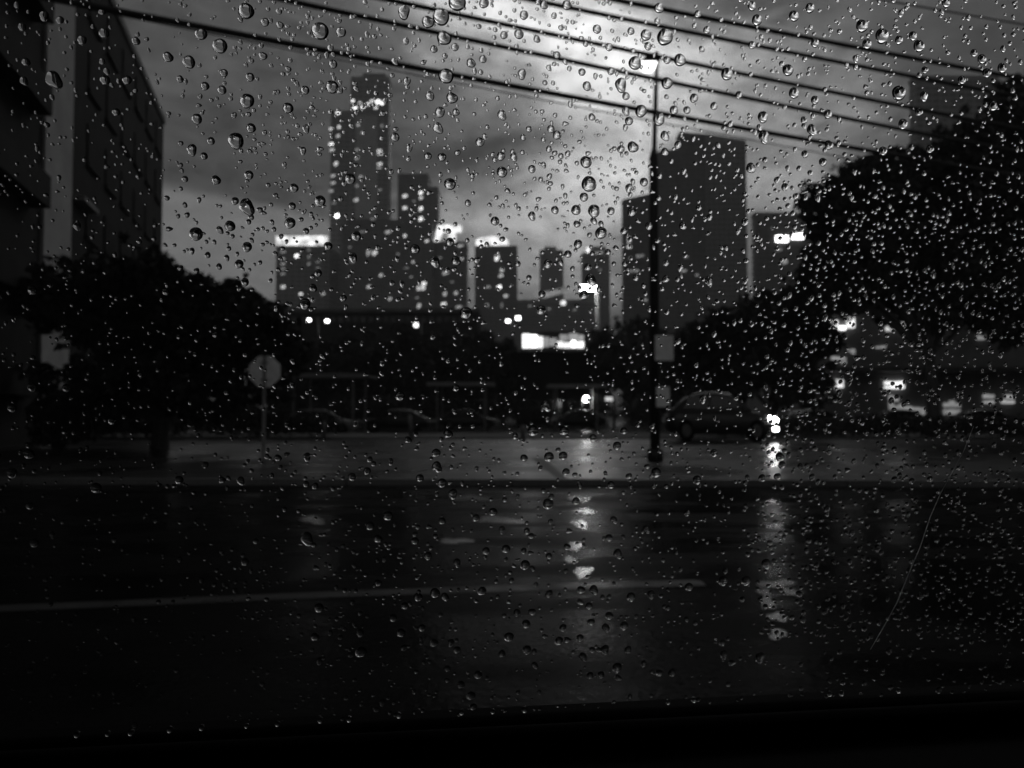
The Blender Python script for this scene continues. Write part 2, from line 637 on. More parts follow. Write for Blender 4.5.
lit(t, Y + 3, [(338, 113, 4, 4, '4'), (331, 129, 4, 3, '1.8'), (339, 127, 3, 4, '1.8'), (338, 136, 4, 4, '0.8'), (331, 144, 5, 3, '4'), (332, 150, 5, 3, '1.8'), (336, 164, 4, 6, '1.8'), (333, 176, 5, 3, '0.8'), (333, 183, 5, 3, '0.8'), (331, 191, 5, 3, '0.8'), (334, 203, 4, 3, '0.35'), (337, 216, 4, 4, '9')])
# podium block C
Y = 608
t = tower('broad mid-height block with scattered lit windows at the foot of the tallest tower', 'apartment block', 'apartment_block')
m = MB(); block(m, 341, 431, 224, Y, 30, floor=3.6, bay=4); m.build('wall', CD, t)
m = MB().box(xof(345, Y), xof(400, Y), Y + 2, Y + 20, zof(223, Y), zof(219, Y)); m.build('plant_room', MT['concrete_dark'], t)
lit(t, Y, [(369, 253, 5, 8, '0.8'), (375, 253, 5, 6, '1.8'), (388, 232, 6, 4, '0.8'), (362, 232, 7, 2.5, '0.35'), (405, 236, 3, 4, '1.8'), (427, 241, 4, 3, '1.8'), (381, 275, 4, 4, '0.8'), (369, 287, 5, 4, '0.8'), (390, 299, 4, 4, '0.8'), (421, 288, 10, 6, '0.8'), (424, 284, 5, 5, '1.8'),
           (406, 268, 6, 2, '0.35'), (413, 262, 3, 3, '0.8'), (419, 306, 4, 6, '0.8'), (417, 298, 4, 2, '0.35'), (398, 254, 3, 2, '0.35'), (352, 262, 3, 3, '0.35'), (350, 247, 3, 3, '0.35'), (380, 310, 4, 2, '0.35'), (411, 277, 3, 2, '0.35')])
# B
Y = 704
t = tower('slim tower with a stepped shoulder and a column of lit windows behind the broad block')
m = MB(); block(m, 397, 427, 174, Y, 22); m.build('wall', CD, t)
m = MB(); block(m, 427.3, 437, 187, Y + 2, 16); m.build('shoulder', CD, t)
lit(t, Y, [(405, 196, 6, 4, '1.8'), (421, 193, 4, 4, '4'), (421, 198, 4, 3, '1.8'), (405, 208, 5, 4, '1.8'), (421, 209, 4, 5, '4'), (421, 219, 5, 5, '1.8'), (414, 201, 3, 2, '0.35'), (413, 213, 3, 2, '0.35')])
# capped building
Y = 632
t = tower('block with a glowing white arch-like cap on its roof')
m = MB(); block(m, 431.5, 466, 242, Y, 22); m.build('wall', CD, t)
cp = MB()
cp.box(xof(437, Y), xof(461, Y), Y - .6, Y + 6, zof(231, Y), zof(225, Y))
cp.box(xof(448, Y), xof(455, Y), Y - .62, Y + 5, zof(242, Y), zof(231, Y))
cp.hexa([(xof(434, Y), Y - .6, zof(241, Y)), (xof(438, Y), Y - .6, zof(241, Y)), (xof(438, Y), Y + 5, zof(241, Y)), (xof(434, Y), Y + 5, zof(241, Y)),
         (xof(437, Y), Y - .6, zof(226, Y)), (xof(442, Y), Y - .6, zof(231.2, Y)), (xof(442, Y), Y + 5, zof(231.2, Y)), (xof(437, Y), Y + 5, zof(226, Y))])
cp.build('lit_roof_cap', G['1.8'], t)
lit(t, Y, [(461, 246, 7, 3, '0.8'), (446, 273, 8, 4, '0.8'), (445, 294, 4, 6, '0.8'), (444, 304, 6, 4, '1.8'), (459, 307, 7, 3, '0.8'), (456, 293, 4, 4, '0.8'), (462, 259, 3, 3, '0.8'), (440, 258, 4, 2, '0.35'), (452, 282, 4, 2, '0.35')])
# D
Y = 656
t = tower('dark block with a rounded glowing roof strip and lit windows down its middle')
m = MB(); block(m, 475, 517, 246, Y, 24); m.build('wall', CD, t)
cp = MB()
for i in range(10):
    a, b = 475.5 + 33 * i / 10, 475.5 + 33 * (i + 1) / 10
    za, zb = [244.5 - 8 * math.sqrt(max(0.06, 1 - ((q - 492) / 17.2) ** 2)) ** .6 for q in (a, b)]
    cp.hexa([(xof(a, Y), Y - .6, zof(244.5, Y)), (xof(b, Y), Y - .6, zof(244.5, Y)), (xof(b, Y), Y + 4, zof(244.5, Y)), (xof(a, Y), Y + 4, zof(244.5, Y)),
             (xof(a, Y), Y - .6, zof(za, Y)), (xof(b, Y), Y - .6, zof(zb, Y)), (xof(b, Y), Y + 4, zof(zb, Y)), (xof(a, Y), Y + 4, zof(za, Y))])
cp.build('lit_roof_strip', G['1.8'], t)
lit(t, Y, [(497, 258, 5, 7, '1.8'), (502, 270, 4, 5, '0.8'), (501, 276, 5, 4, '1.8'), (499, 287, 5, 4, '4'), (506, 296, 5, 4, '0.8'), (488, 287, 6, 3, '0.35'), (488, 245.8, 6, 2, '0.35'), (502, 305, 3, 6, '0.35'), (487, 305, 4, 4, '0.35')])
# E, F and lower blocks
Y = 896
t = tower('plain hazy slab standing alone between open sky gaps')
m = MB(); block(m, 540.5, 563.5, 250, Y, 24); m.build('wall', CM, t)
m = MB().box(xof(545, Y), xof(557, Y), Y + 4, Y + 14, zof(249, Y), zof(246, Y)); m.build('plant_room', MT['concrete'], t)
Y = 800
t = tower('hazy block with a small lit sign at its roof edge above the white street lamp')
m = MB(); block(m, 583, 610, 253, Y, 12); m.build('wall', CM, t)
m = MB().box(xof(591, Y), xof(607, Y), Y + 2, Y + 16, zof(252, Y), zof(246, Y)); m.build('plant_room', MT['concrete'], t)
lit(t, Y, [(588, 250, 3.5, 6, '4'), (599, 253, 9, 2.5, '0.8'), (600, 270, 4, 2, '0.35')])
Y = 752
t = tower('low pale block with a slanted roof band given a dim glow beneath the plain slab', 'building', 'low_building')
m = MB(); block(m, 517, 600, 300, Y, 30, fins=False); m.build('wall', CM, t)
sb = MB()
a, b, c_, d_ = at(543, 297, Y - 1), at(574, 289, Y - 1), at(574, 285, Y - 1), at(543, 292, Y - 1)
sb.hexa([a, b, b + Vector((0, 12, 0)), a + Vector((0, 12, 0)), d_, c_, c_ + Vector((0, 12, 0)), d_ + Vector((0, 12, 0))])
sb.build('slanted_roof_glow', G['0.35'], t)  # the roof is no lamp; its pale tone is put in as glow
lit(t, Y, [(563, 303, 6, 6, '1.8'), (549, 309, 4, 2, '0.35'), (575, 310, 4, 2, '0.35'), (530, 306, 4, 2, '0.35')])
# G main right tower and its neighbour
Y = 528
t = tower('massive dark tower with stepped shoulder behind the street lamp pole')
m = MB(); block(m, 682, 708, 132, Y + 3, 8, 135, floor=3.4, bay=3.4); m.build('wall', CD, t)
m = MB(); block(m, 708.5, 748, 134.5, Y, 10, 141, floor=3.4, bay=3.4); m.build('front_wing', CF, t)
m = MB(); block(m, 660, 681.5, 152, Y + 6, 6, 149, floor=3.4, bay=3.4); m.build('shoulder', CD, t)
lit(t, Y + 3, [(686, 257, 5, 3, '0.35'), (684, 271, 6, 3, '0.35'), (697, 275, 3, 3, '0.35')])
Y = 560
t = tower('lower dark block with a lit slanted crown, half hidden by the street lamp pole')
m = MB(); block(m, 624, 656, 200, Y, 6, 193); m.build('wall', CD, t)
cp = MB()
a, b = at(636, 193, Y), at(655, 187, Y)
c_, d_ = at(655, 175, Y), at(638, 185, Y)
cp.hexa([a, b, b + Vector((0, 6, 0)), a + Vector((0, 6, 0)), d_, c_, c_ + Vector((0, 6, 0)), d_ + Vector((0, 6, 0))])
cp.build('lit_crown', G['0.8'], t)
lit(t, Y, [(629, 240, 4, 8, '0.8'), (629, 247, 5, 3, '1.8'), (640, 256, 9, 4, '0.35'), (634, 271, 12, 3, '0.35'), (630, 258, 3, 3, '0.35'), (645, 300, 5, 3, '0.35')])
# H
Y = 544
t = tower('dark block carrying two blazing white sign panels beside the right tree')
m = MB(); block(m, 757, 812, 213, Y, 6); m.build('wall', CD, t)
for a, b, c_, d_ in ((777.5, 789.5, 236, 242), (793, 805, 234, 239.5)):
    MB().box(xof(a, Y), xof(b, Y), Y - 1.2, Y - .3, zof(d_, Y), zof(c_, Y)).build('lit_sign', G['9'], t)
lit(t, Y, [(779, 250, 7, 3, '0.35'), (785, 262, 6, 6, '0.35'), (772, 228, 3, 2, '0.35')])
# far block above right tree
Y = 480
t = tower('hazy grey block rising over the right tree under the cables')
m = MB(); block(m, 921, 1005, 76, Y, 6); m.build('wall', CM, t)
# long flat roofed hall behind the trees
Y = 150
t = thing('long_hall', 'long low flat-roofed dark hall below the towers', 'building')
m = MB().box(xof(286, Y), xof(478, Y), Y, Y + 20, 0, zof(313, Y)); m.build('wall', MT['brick_dark'], t)
m = MB().box(xof(284, Y), xof(480, Y), Y - .8, Y + 21, zof(312.5, Y), zof(309, Y)); m.build('roof', MT['concrete_dark'], t)
m = MB()
for i in range(24):
    a = 292 + i * 7.6
    m.box(xof(a, Y), xof(a + 4.5, Y), Y - .15, Y + .1, zof(322, Y), zof(317, Y))
m.build('window_band', MT['facade_glass'], t)

# ------------------------------------------------------------------ street building on the left
FA = Vector((-0.266, 0.964, 0))                      # along the facade, away from us
FN = Vector((0.964, 0.266, 0))                       # out of the facade, towards the street
FC = Vector((-26.3, 60, 0))
HB = zof(124, 60)


def fpt(tt, out, z):
    p = FC - FA * tt + FN * out
    return (p.x, p.y, z)


def fbox(mb, t0, t1, o0, o1, z0, z1, mi=0):
    mb.hexa([fpt(t0, o1, z0), fpt(t0, o0, z0), fpt(t1, o0, z0), fpt(t1, o1, z0), fpt(t0, o1, z1), fpt(t0, o0, z1), fpt(t1, o0, z1), fpt(t1, o1, z1)], mi)


b = thing('street_building', 'dark street building with a pale vertical pier, edge of the block on the left', 'building')
m = MB(); fbox(m, 0, 52, -22, 0, 0, HB); m.build('wall', MT['brick_dark'], b)
m = MB(); fbox(m, -.15, 52, -22, .12, HB, HB + .5); fbox(m, 0.4, 52, -21, -.6, HB + .5, HB + 1.1); m.build('roof', MT['concrete_dark'], b)
t0, t1 = 26.2, 30.2
m = MB(); fbox(m, t0, t1, 0, .14, 0, HB + 1.5); m.build('pier', MT['plaster_pale'], b)
for fl in range(6):
    z0 = 2.6 + fl * 3.5
    for k in range(6):
        ta = 1.4 + k * 3.9
        wf = MB(); fbox(wf, ta, ta + 2.3, 0, .06, z0, z0 + 1.9)
        wo = wf.build('window', MT['brick_pale'], b)
        wg = MB(); fbox(wg, ta + .1, ta + 2.2, .06, .075, z0 + .1, z0 + 1.8)
        wg.build('pane', MT['old_glass'], wo)
        ws = MB(); fbox(ws, ta - .1, ta + 2.4, 0, .16, z0 - .16, z0 - .003)
        ws.build('sill', MT['brick_pale'], wo)
for fl in range(6):        # balconies on the near part
    z0 = 1.9 + fl * 3.5
    m = MB(); fbox(m, 31.5, 45, 0, .7, z0, z0 + .3); fbox(m, 31.5, 45, .62, .7, z0 + .3, z0 + 1.2)
    m.build('balcony', MT['brick_pale'], b)
m = MB()
fbox(m, 22.8, 25.5, 0, .5, zof(203, 36), zof(203, 36) + .2)
m.build('canopy', MT['concrete'], b)
m = MB()
fbox(m, 19.5, 24.8, .1, 1.9, zof(366, 36), zof(358, 36))
m.build('shop_awning', MT['concrete'], b)

# ------------------------------------------------------------------ trees


def leaves_mesh(centres, radii, nleaf, size, squash=0.8):
    """leaf-sized quads spread through uneven clumps; returns vertex and face arrays"""
    cs = np.array(centres, float)
    rs = np.array(radii, float)
    vol = rs ** 2.2
    pick = rng.choice(len(cs), nleaf, p=vol / vol.sum())
    d = rng.normal(size=(nleaf, 3))
    d /= np.linalg.norm(d, axis=1)[:, None]
    rad = rng.random(nleaf) ** 0.42
    rough = 1 + 0.22 * np.sin(d[:, 0] * 7 + pick) * np.cos(d[:, 2] * 6 + pick * 1.7) + rng.normal(0, .07, nleaf)
    pos = cs[pick] + d * (rs[pick] * rad * rough)[:, None] * np.array([1, 1, squash])
    a = rng.normal(size=(nleaf, 3)); a /= np.linalg.norm(a, axis=1)[:, None]
    bb = np.cross(a, rng.normal(size=(nleaf, 3))); bb /= np.linalg.norm(bb, axis=1)[:, None]
    s = size * rng.uniform(.6, 1.4, nleaf)[:, None]
    v = np.stack([pos - a * s, pos + bb * s * .55, pos + a * s, pos - bb * s * .55], 1).reshape(-1, 3)
    return v


def quad_object(name, v, mt, parent=None):
    me = bpy.data.meshes.new(name)
    nq = len(v) // 4
    me.vertices.add(len(v))
    me.vertices.foreach_set('co', v.astype(np.float32).ravel())
    me.loops.add(nq * 4)
    me.loops.foreach_set('vertex_index', np.arange(nq * 4, dtype=np.int32))
    me.polygons.add(nq)
    me.polygons.foreach_set('loop_start', np.arange(0, nq * 4, 4, dtype=np.int32))
    me.polygons.foreach_set('loop_total', np.full(nq, 4, dtype=np.int32))
    me.update(calc_edges=True)
    me.materials.append(mt)
    o = bpy.data.objects.new(name, me)
    COL.objects.link(o)
    if parent is not None:
        o.parent = parent
    return o


def tree(label, base, lobes, nleaf, size, trunk_r, mt, group=None, clump=0.5, per=11, name='tree'):
    """lobes: (x, y, z, r) relative to base. Each lobe is broken up into smaller clumps of leaves."""
    t = thing(name, label, 'tree', base, 0, group)
    cs, rs = [], []
    for x, y, z, r in lobes:
        cs.append((x, y, z)); rs.append(r * .78)
        for k in range(per):
            d = Vector(rng.normal(size=3)).normalized()
            q = rng.uniform(.6, 1.02)
            cs.append((x + d.x * r * q, y + d.y * r * q, z + d.z * r * q * .85))
            rs.append(r * clump * rng.uniform(.28, 1.0))
        for k in range(6):              # loose sprays that break the outline
            d = Vector(rng.normal(size=3)).normalized()
            q = rng.uniform(.98, 1.18)
            cs.append((x + d.x * r * q, y + d.y * r * q, z + d.z * r * q * .9))
            rs.append(r * rng.uniform(.1, .24))
    quad_object('crown', leaves_mesh(cs, rs, nleaf, size), mt, t)
    top = np.mean([l[2] for l in lobes])
    m = MB()
    fork = Vector((rng.uniform(-.3, .3), 0, max(1.2, min(l[2] - l[3] for l in lobes) * .9)))
    m.tube([(0, 0, -.1), (0.05, 0, fork.z * .5), fork, fork + Vector((.1, 0, (top - fork.z) * .6))], [trunk_r * 1.35, trunk_r, trunk_r * .85, trunk_r * .4], 10)
    for x, y, z, r in lobes:
        mid = fork.lerp(Vector((x, y, z)), .5) + Vector((0, 0, .3))
        m.tube([fork - Vector((0, 0, .2)), mid, (x, y, z)], [trunk_r * .5, trunk_r * .33, trunk_r * .1], 6)
    m.build('trunk', MT['bark'], t)
    return t


def lobes_px(base, lst, Y):
    """(px, py, r_px, dy): lobe centres given by direction at distance Y+dy"""
    out_ = []
    for px, py, rp, dy in lst:
        p = at(px, py, Y + dy)
        out_.append((p.x - base[0], p.y - base[1], p.z - base[2], rp / F * Y))
    return out_


# left tree
Y = 26.5
base = (xof(160, Y), Y, .115)
tree('broad dark bushy tree standing before the left street building', base, lobes_px(base, [
    (62, 290, 36, 0), (42, 305, 28, .5), (100, 280, 44, .5), (146, 280, 44, -.5), (182, 300, 42, 0), (225, 302, 34, .5), (258, 318, 28, -.5), (286, 340, 26, 0), (62, 318, 28, 0),
    (108, 320, 40, 0), (150, 330, 52, .5), (205, 300, 34, 0), (205, 345, 46, -.5), (240, 326, 36, .5), (258, 345, 36, 0),
    (285, 362, 26, 0), (132, 370, 48, 0), (215, 385, 40, .5), (262, 386, 30, .5), (180, 392, 38, -.5), (120, 398, 30, .5), (55, 402, 26, 0), (92, 410, 28, 0), (50, 426, 24, 0), (38, 372, 18, 0), (78, 428, 22, 0)], Y), 44000, 0.125, .24, MT['leaf'])
# right trees
Y = 38
base = (xof(932, Y), Y, .15)
tree('big spreading dark tree with its bare trunk before the lit shop', base, lobes_px(base, [
    (866, 188, 42, 0), (902, 215, 42, 0), (905, 180, 46, 1), (852, 214, 38, 0), (842, 248, 36, 1), (846, 224, 30, 0), (832, 268, 26, 0), (950, 165, 44, 0), (826, 288, 30, 1), (980, 215, 50, 0), (870, 255, 52, -1), (925, 245, 58, 0), (965, 210, 52, 1), (990, 260, 58, 0), (835, 290, 34, 0), (815, 275, 28, 1),
    (885, 288, 38, 1), (955, 292, 42, -1), (1010, 300, 42, 0), (830, 205, 26, 0)], Y), 48000, 0.19, .27, MT['leaf'])
Y = 41
base = (xof(1075, Y), Y, .15)
right_tree = tree('tallest dark tree at the right margin, its crown reaching over the cables', base, lobes_px(base, [
    (1012, 122, 44, 0), (1000, 160, 46, 0), (970, 190, 44, 1), (1020, 220, 60, 1), (985, 150, 42, 1), (1050, 120, 55, 0), (955, 165, 34, 0), (1040, 190, 64, 0), (1110, 150, 66, 1), (1120, 240, 74, 0), (1040, 260, 60, 1), (1100, 320, 60, 0), (1030, 320, 46, 0), (1160, 300, 60, 0)], Y), 34000, 0.2, .34, MT['leaf'])
Y = 44
base = (xof(772, Y), Y, .15)
tree('low rounded dark tree between the parked car and the big right tree', base, lobes_px(base, [
    (765, 322, 36, 0), (800, 326, 34, 1), (735, 335, 34, 0), (775, 360, 42, 0), (800, 345, 34, 0), (730, 372, 34, 0), (705, 355, 30, 1), (800, 385, 30, 0)], Y), 24000, 0.18, .16, MT['leaf'])
# hedge on the left verge
m_cs, m_rs = [], []
for i in range(44):
    m_cs.append((-26 + i * .41, 37 + rng.uniform(-.2, .2), .75 + rng.uniform(-.08, .12)))
    m_rs.append(.72 * rng.uniform(.85, 1.15))
h = quad_object('hedge', leaves_mesh(m_cs, m_rs, 12000, .085), MT['leaf'])
tag(h, 'low dark clipped hedge along the verge under the left tree', 'hedge')
m_cs = [(9.5 + i * .41, 36.6 + rng.uniform(-.2, .2), .62 + rng.uniform(-.08, .12)) for i in range(60)]  # hedge added to keep shop lights from reflecting on the road
h = quad_object('hedge', leaves_mesh(m_cs, [.62 * rng.uniform(.85, 1.15) for _ in m_cs], 15000, .085), MT['leaf'])
tag(h, 'low dark hedge added along the verge to block light from the lit shop', 'hedge')
for dx, dy, rz, lab in ((16, -4, 60, 'unseen tree added beyond the right edge of the view to block sky, first along the verge'), (29, -9, 200, 'unseen tree added beyond the right edge of the view to block sky, second along the verge'), (42, -16, 310, 'unseen tree added beyond the right edge of the view to block sky, third along the verge')):
    c = copy_tree(right_tree)  # unseen tree copies added to keep low side sky out of the raindrops
    c.location = right_tree.location + Vector((dx, dy, 0))
    c.rotation_euler = (0, 0, R(rz))
    c['label'] = lab
# row of trees behind the parking lot
row = [(300, 338, 30), (338, 333, 26), (372, 336, 28), (405, 330, 26), (440, 333, 30), (474, 330, 26), (503, 341, 24), (604, 328, 24), (632, 318, 30), (660, 330, 30), (690, 318, 34), (722, 312, 34), (752, 300, 30)]
where = ['beside the left tree', 'below the short lit block', 'below the tallest tower', 'below the slim stepped tower', 'below the glowing arch cap', 'below the dark rounded-strip block', 'beside the glowing shop sign',
         'behind the white street lamp', 'left of the lamp pole', 'just right of the lamp pole', 'below the massive tower shoulder', 'below the massive dark tower', 'beneath the block with two sign panels']
for i, ((px, py, rp), wh) in enumerate(zip(row, where)):
    Y = 92 + (i % 3) * 5
    base = (xof(px, Y), Y, 0)
    lst = [(px, py + rp * .6, rp * .8, 0), (px - rp * .6, py + rp * 1.1, rp * .7, 2), (px + rp * .6, py + rp * 1.1, rp * .7, -2), (px, py + rp * 1.6, rp * .9, 0), (px - rp * .5, py + rp * 2.1, rp * .7, 1), (px + rp * .5, py + rp * 2.1, rp * .7, 0)]
    tree('dark leafy row tree ' + wh, base, lobes_px(base, lst, Y), 4200, .36, .22, MT['leaf_far'], 'row of trees behind the parking lot')
# low shrubs along the far side of the lot closing the view under the crowns
for i, (px, wd) in enumerate([(255, 30), (345, 40), (425, 44), (500, 40), (620, 44), (690, 44), (745, 36)]):
    Y = 80
    x = xof(px, Y)
    cs = [(x + rng.uniform(-wd, wd) / F * Y, Y + rng.uniform(-1, 1), 1.0 + rng.uniform(-.3, .9)) for k in range(16)]
    s = quad_object('shrub', leaves_mesh(cs, [1.25 * rng.uniform(.7, 1.2) for k in cs], 3200, .2), MT['leaf_far'])
    tag(s, 'dark rounded shrub at the back of the parking lot ' + ['beside the stop sign', 'below the tallest tower', 'below the slim stepped tower', 'in front of the kiosk', 'left of the lamp pole', 'right of the lamp pole', 'next to the low rounded tree'][i],
        'shrub', 'shrubs at the back of the lot')

# ------------------------------------------------------------------ overhead cables
WIRES = [
    ([(60, 1), (256, 39), (438, 75), (512, 89), (657, 114), (768, 134), (878, 150)], 0.056, 8.0, 'lowest overhead cable, sagging across the sky to the right tree'),
    ([(60, 6), (256, 46), (400, 71), (512, 98), (600, 112), (700, 130), (800, 148)], 0.012, 7.8, 'thin faint wire hanging just under the lowest cable'),
    ([(276, 0), (373, 17), (441, 35), (512, 51), (609, 71), (768, 104), (868, 122), (923, 134)], 0.05, 8.8, 'second overhead cable from below, passing under the lamp head'),
    ([(386, 0), (441, 12), (512, 26), (609, 47), (768, 80), (865, 100), (923, 110)], 0.05, 9.3, 'third overhead cable from below, touching the lamp head'),
    ([(527, 0), (565, 5), (694, 32), (768, 50), (868, 70), (923, 81), (993, 91)], 0.05, 9.9, 'fourth overhead cable from below, crossing above the lamp'),
    ([(612, 0), (697, 14), (768, 31), (868, 51), (923, 62), (1023, 80)], 0.056, 10.4, 'fifth overhead cable from below, reaching the top of the right tree'),
    ([(883, 0), (928, 10), (1023, 26)], 0.02, 11.2, 'faint uppermost cable in the top right corner'),
]
for pts, rad, z, lab in WIRES:
    P = []
    for px, py in pts:
        d = ray(px, py)
        k = (z - CAMZ) / d.z
        P.append(Vector((0, 0, CAMZ)) + d * k)
    # smooth: straight fit in plan and a gentle sag, then run on to poles outside the picture
    X = np.array([p.x for p in P]); YY = np.array([p.y for p in P])
    A = np.polyfit(X, YY, 1)
    n = 40
    xs = np.linspace(-22, 26, n)
    path = []
    for x in xs:
        y = A[0] * x + A[1]
        path.append(Vector((x, y, z + .0006 * (x - 4) ** 2)))
    o = MB().tube(path, rad, 6).build('overhead_cable', MT['cable'], None, True)
    tag(o, lab, 'cable', 'overhead cables')

# ------------------------------------------------------------------ street lamp on the near pavement
Y = 20.0
lx = xof(655, Y)
t = thing('street_lamp', 'tall dark lamp pole with a blazing lamp head, cutting through the cables', 'street lamp', (lx, Y, .115))
lz = lambda py: zof(py, Y) - .115
m = MB().tube([(0, 0, 0), (0, 0, lz(158)), (0.02, 0, lz(150))], [.125, .11, .075], 12)
m.tube([(0, 0, 0), (0, 0, .3)], [.2, .2], 12); m.build('pole', MT['metal_dark'], t, True)
m = MB().tube([(0.02, 0, lz(151)), (0.10, 0, lz(52))], [.06, .05], 10); m.build('upper_pole', MT['metal_dark'], t, True)
m = MB()
hx0, hx1 = xof(641.5, Y) - lx, xof(661, Y) - lx
m.hexa([(hx0, -.16, lz(63.5)), (hx1, -.16, lz(63.5)), (hx1, .16, lz(63.5)), (hx0, .16, lz(63.5)), (hx0 + .12, -.1, lz(58.5)), (hx1 - .03, -.1, lz(57)), (hx1 - .03, .1, lz(57)), (hx0 + .12, .1, lz(58.5))])
m.build('lamp_housing', MT['metal_dark'], t)
m = MB()
rows = [(-1.0, .0), (-.85, -.07), (-.4, -.14), (.3, -.15), (.85, -.1), (1, 0)]
cx, hw = (hx0 + hx1) / 2 - .03, (hx1 - hx0) / 2 * .82
for (u0, d0), (u1, d1) in zip(rows, rows[1:]):
    zt = lz(63.7)
    m.hexa([(cx + u0 * hw, -.14, zt + d0 - .02), (cx + u1 * hw, -.14, zt + d1 - .02), (cx + u1 * hw, .14, zt + d1 - .02), (cx + u0 * hw, .14, zt + d0 - .02),
            (cx + u0 * hw, -.14, zt), (cx + u1 * hw, -.14, zt), (cx + u1 * hw, .14, zt), (cx + u0 * hw, .14, zt)])
m.build('lamp_lens', G['4'], t)
m = MB().box(-.02, .43, -.2, -.15, lz(361), lz(336)); sgn = m.build('sign_plate', MT['sign_back'], t)
m = MB().box(.0, .32, -.24, -.13, lz(407), lz(387)); m.build('control_box', MT['sign_back'], t)
for pz in (353, 341):
    MB().tube([(0, 0, lz(pz)), (.2, -.15, lz(pz))], .02, 6).build('bracket', MT['metal_dark'], t)

# ------------------------------------------------------------------ stop sign seen from behind
Y = 21.0
sx = xof(264.5, Y)
t = thing('stop_sign', 'pale octagonal road sign seen from behind on its post, beside the left tree', 'road sign', (sx, Y, .115))
zc = zof(371.5, Y) - .115
rad = 16.8 / F * Y
m = MB()
vs = []
for yy in (0.0, -.02):
    for k in range(8):
        a = R(22.5 + 45 * k)
        vs.append((rad * math.cos(a), yy, zc + rad * math.sin(a)))
m.add(vs, [tuple(range(8)), tuple(range(15, 7, -1))] + [(k, 8 + k, 8 + (k + 1) % 8, (k + 1) % 8) for k in range(8)])
m.build('sign_plate', MT['sign_back'], t)
MB().box(-.035, .035, -.075, -.022, 0, zc + rad * .92).build('post', MT['metal_grey'], t)
for dz in (-.22, .22):
    MB().box(-.09, .09, -.085, -.021, zc + dz - .02, zc + dz + .02).build('clamp', MT['metal_grey'], t)

# ------------------------------------------------------------------ car ports, kiosk, far street lamps, shop


def carport(label, px0, px1, py, Y):
    x0, x1, z = xof(px0, Y), xof(px1, Y), zof(py, Y)
    t = thing('carport', label, 'carport', (x0, Y, 0), 0, 'carports on the parking lot')
    wd = x1 - x0
    m = MB().box(-.3, wd + .3, .05, 5, z - .02, z + .12); m.build('roof', MT['concrete_dark'], t)
    m = MB().box(-.32, wd + .32, -.02, .047, z - .13, z + .14); m.build('fascia', MT['concrete_pale'], t)
    for xx in (.4, wd - .4):
        for yy in (.5, 4.5):
            MB().box(xx - .06, xx + .06, yy - .06, yy + .06, 0, z - .023).build('post', MT['metal_grey'], t)


carport('low carport with pale roof edge right of the stop sign', 284, 358, 375.5, 47)
carport('low carport with pale roof edge below the slim stepped tower', 431, 490, 384, 58)
carport('low carport with pale roof edge below the glowing shop sign', 552, 603, 386, 62)

Y = 84
kx = xof(553, Y)
t = thing('kiosk', 'small dark kiosk carrying the long glowing shop sign', 'kiosk', (kx, Y, 0))
kz = lambda py: zof(py, Y)
kxx = lambda px: xof(px, Y) - kx
MB().box(kxx(516), kxx(592), .3, 6, 0, kz(352)).build('wall', MT['brick_dark'], t)
MB().box(kxx(513), kxx(595), -.3, 6.5, kz(352) + .005, kz(351)).build('roof', MT['concrete_dark'], t)
MB().box(kxx(521), kxx(588), .25, .6, kz(350.9), kz(331)).build('sign_frame', MT['metal_dark'], t)
for a, b2, c_, d_, g in ((522.5, 530, 348, 334, '1.8'), (530.6, 537, 347.5, 335, '4'), (537.4, 543, 348, 336.5, '1.8'), (543.6, 549, 347, 337, '0.35'), (549.8, 557, 346, 338, '0.35'),
                        (557.5, 563, 347.5, 341.5, '1.8'), (563.6, 571, 348, 342.5, '1.8'), (571.5, 576, 347.5, 340.5, '4'), (576.6, 584, 348, 341.5, '1.8'), (560, 568, 340.8, 334.5, '0.35'), (569, 578, 339.8, 333.5, '0.35'), (578.6, 584, 340.5, 335, '0.35')):
    MB().box(kxx(a), kxx(b2), -.1, .245, kz(c_), kz(d_)).build('lit_sign', G[g], t)
for a in (528, 548, 568):
    MB().box(kxx(a), kxx(a + 14), .24, .32, 1.0, 2.6).build('window', MT['dark_glass'], t)


def far_lamp(label, heads, px, py_post_top, Y, g='25', base_z=0.0, pole='metal_dark', r=.09):
    x = xof(px, Y)
    t = thing('distant_street_lamp', label, 'street lamp', (x, Y, base_z), 0, 'distant street lamps')
    zt = zof(py_post_top, Y) - base_z
    m = MB().tube([(0, 0, 0), (0, 0, zt)], [r * 1.4, r], 8)
    m.build('pole', MT[pole], t, True)
    for hx, hy, wpx, hpx in heads:
        p = at(hx, hy, Y)
        dx, dz = p.x - x, p.z - base_z
        a, b2 = wpx / F * Y / 2, hpx / F * Y / 2
        MB().tube([(0, 0, zt - .15), (dx, 0, dz + b2 + .05)], .05, 6).build('arm', MT['metal_dark'], t)
        h_ = MB().box(dx - a * 1.05, dx + a * 1.05, -.14, .22, dz + b2 + .003, dz + b2 + .14).build('lamp_head', MT['metal_dark'], t)
        MB().box(dx - a, dx + a, -.13, .2, dz - b2, dz + b2).build('lens', G[g], h_)
    return t


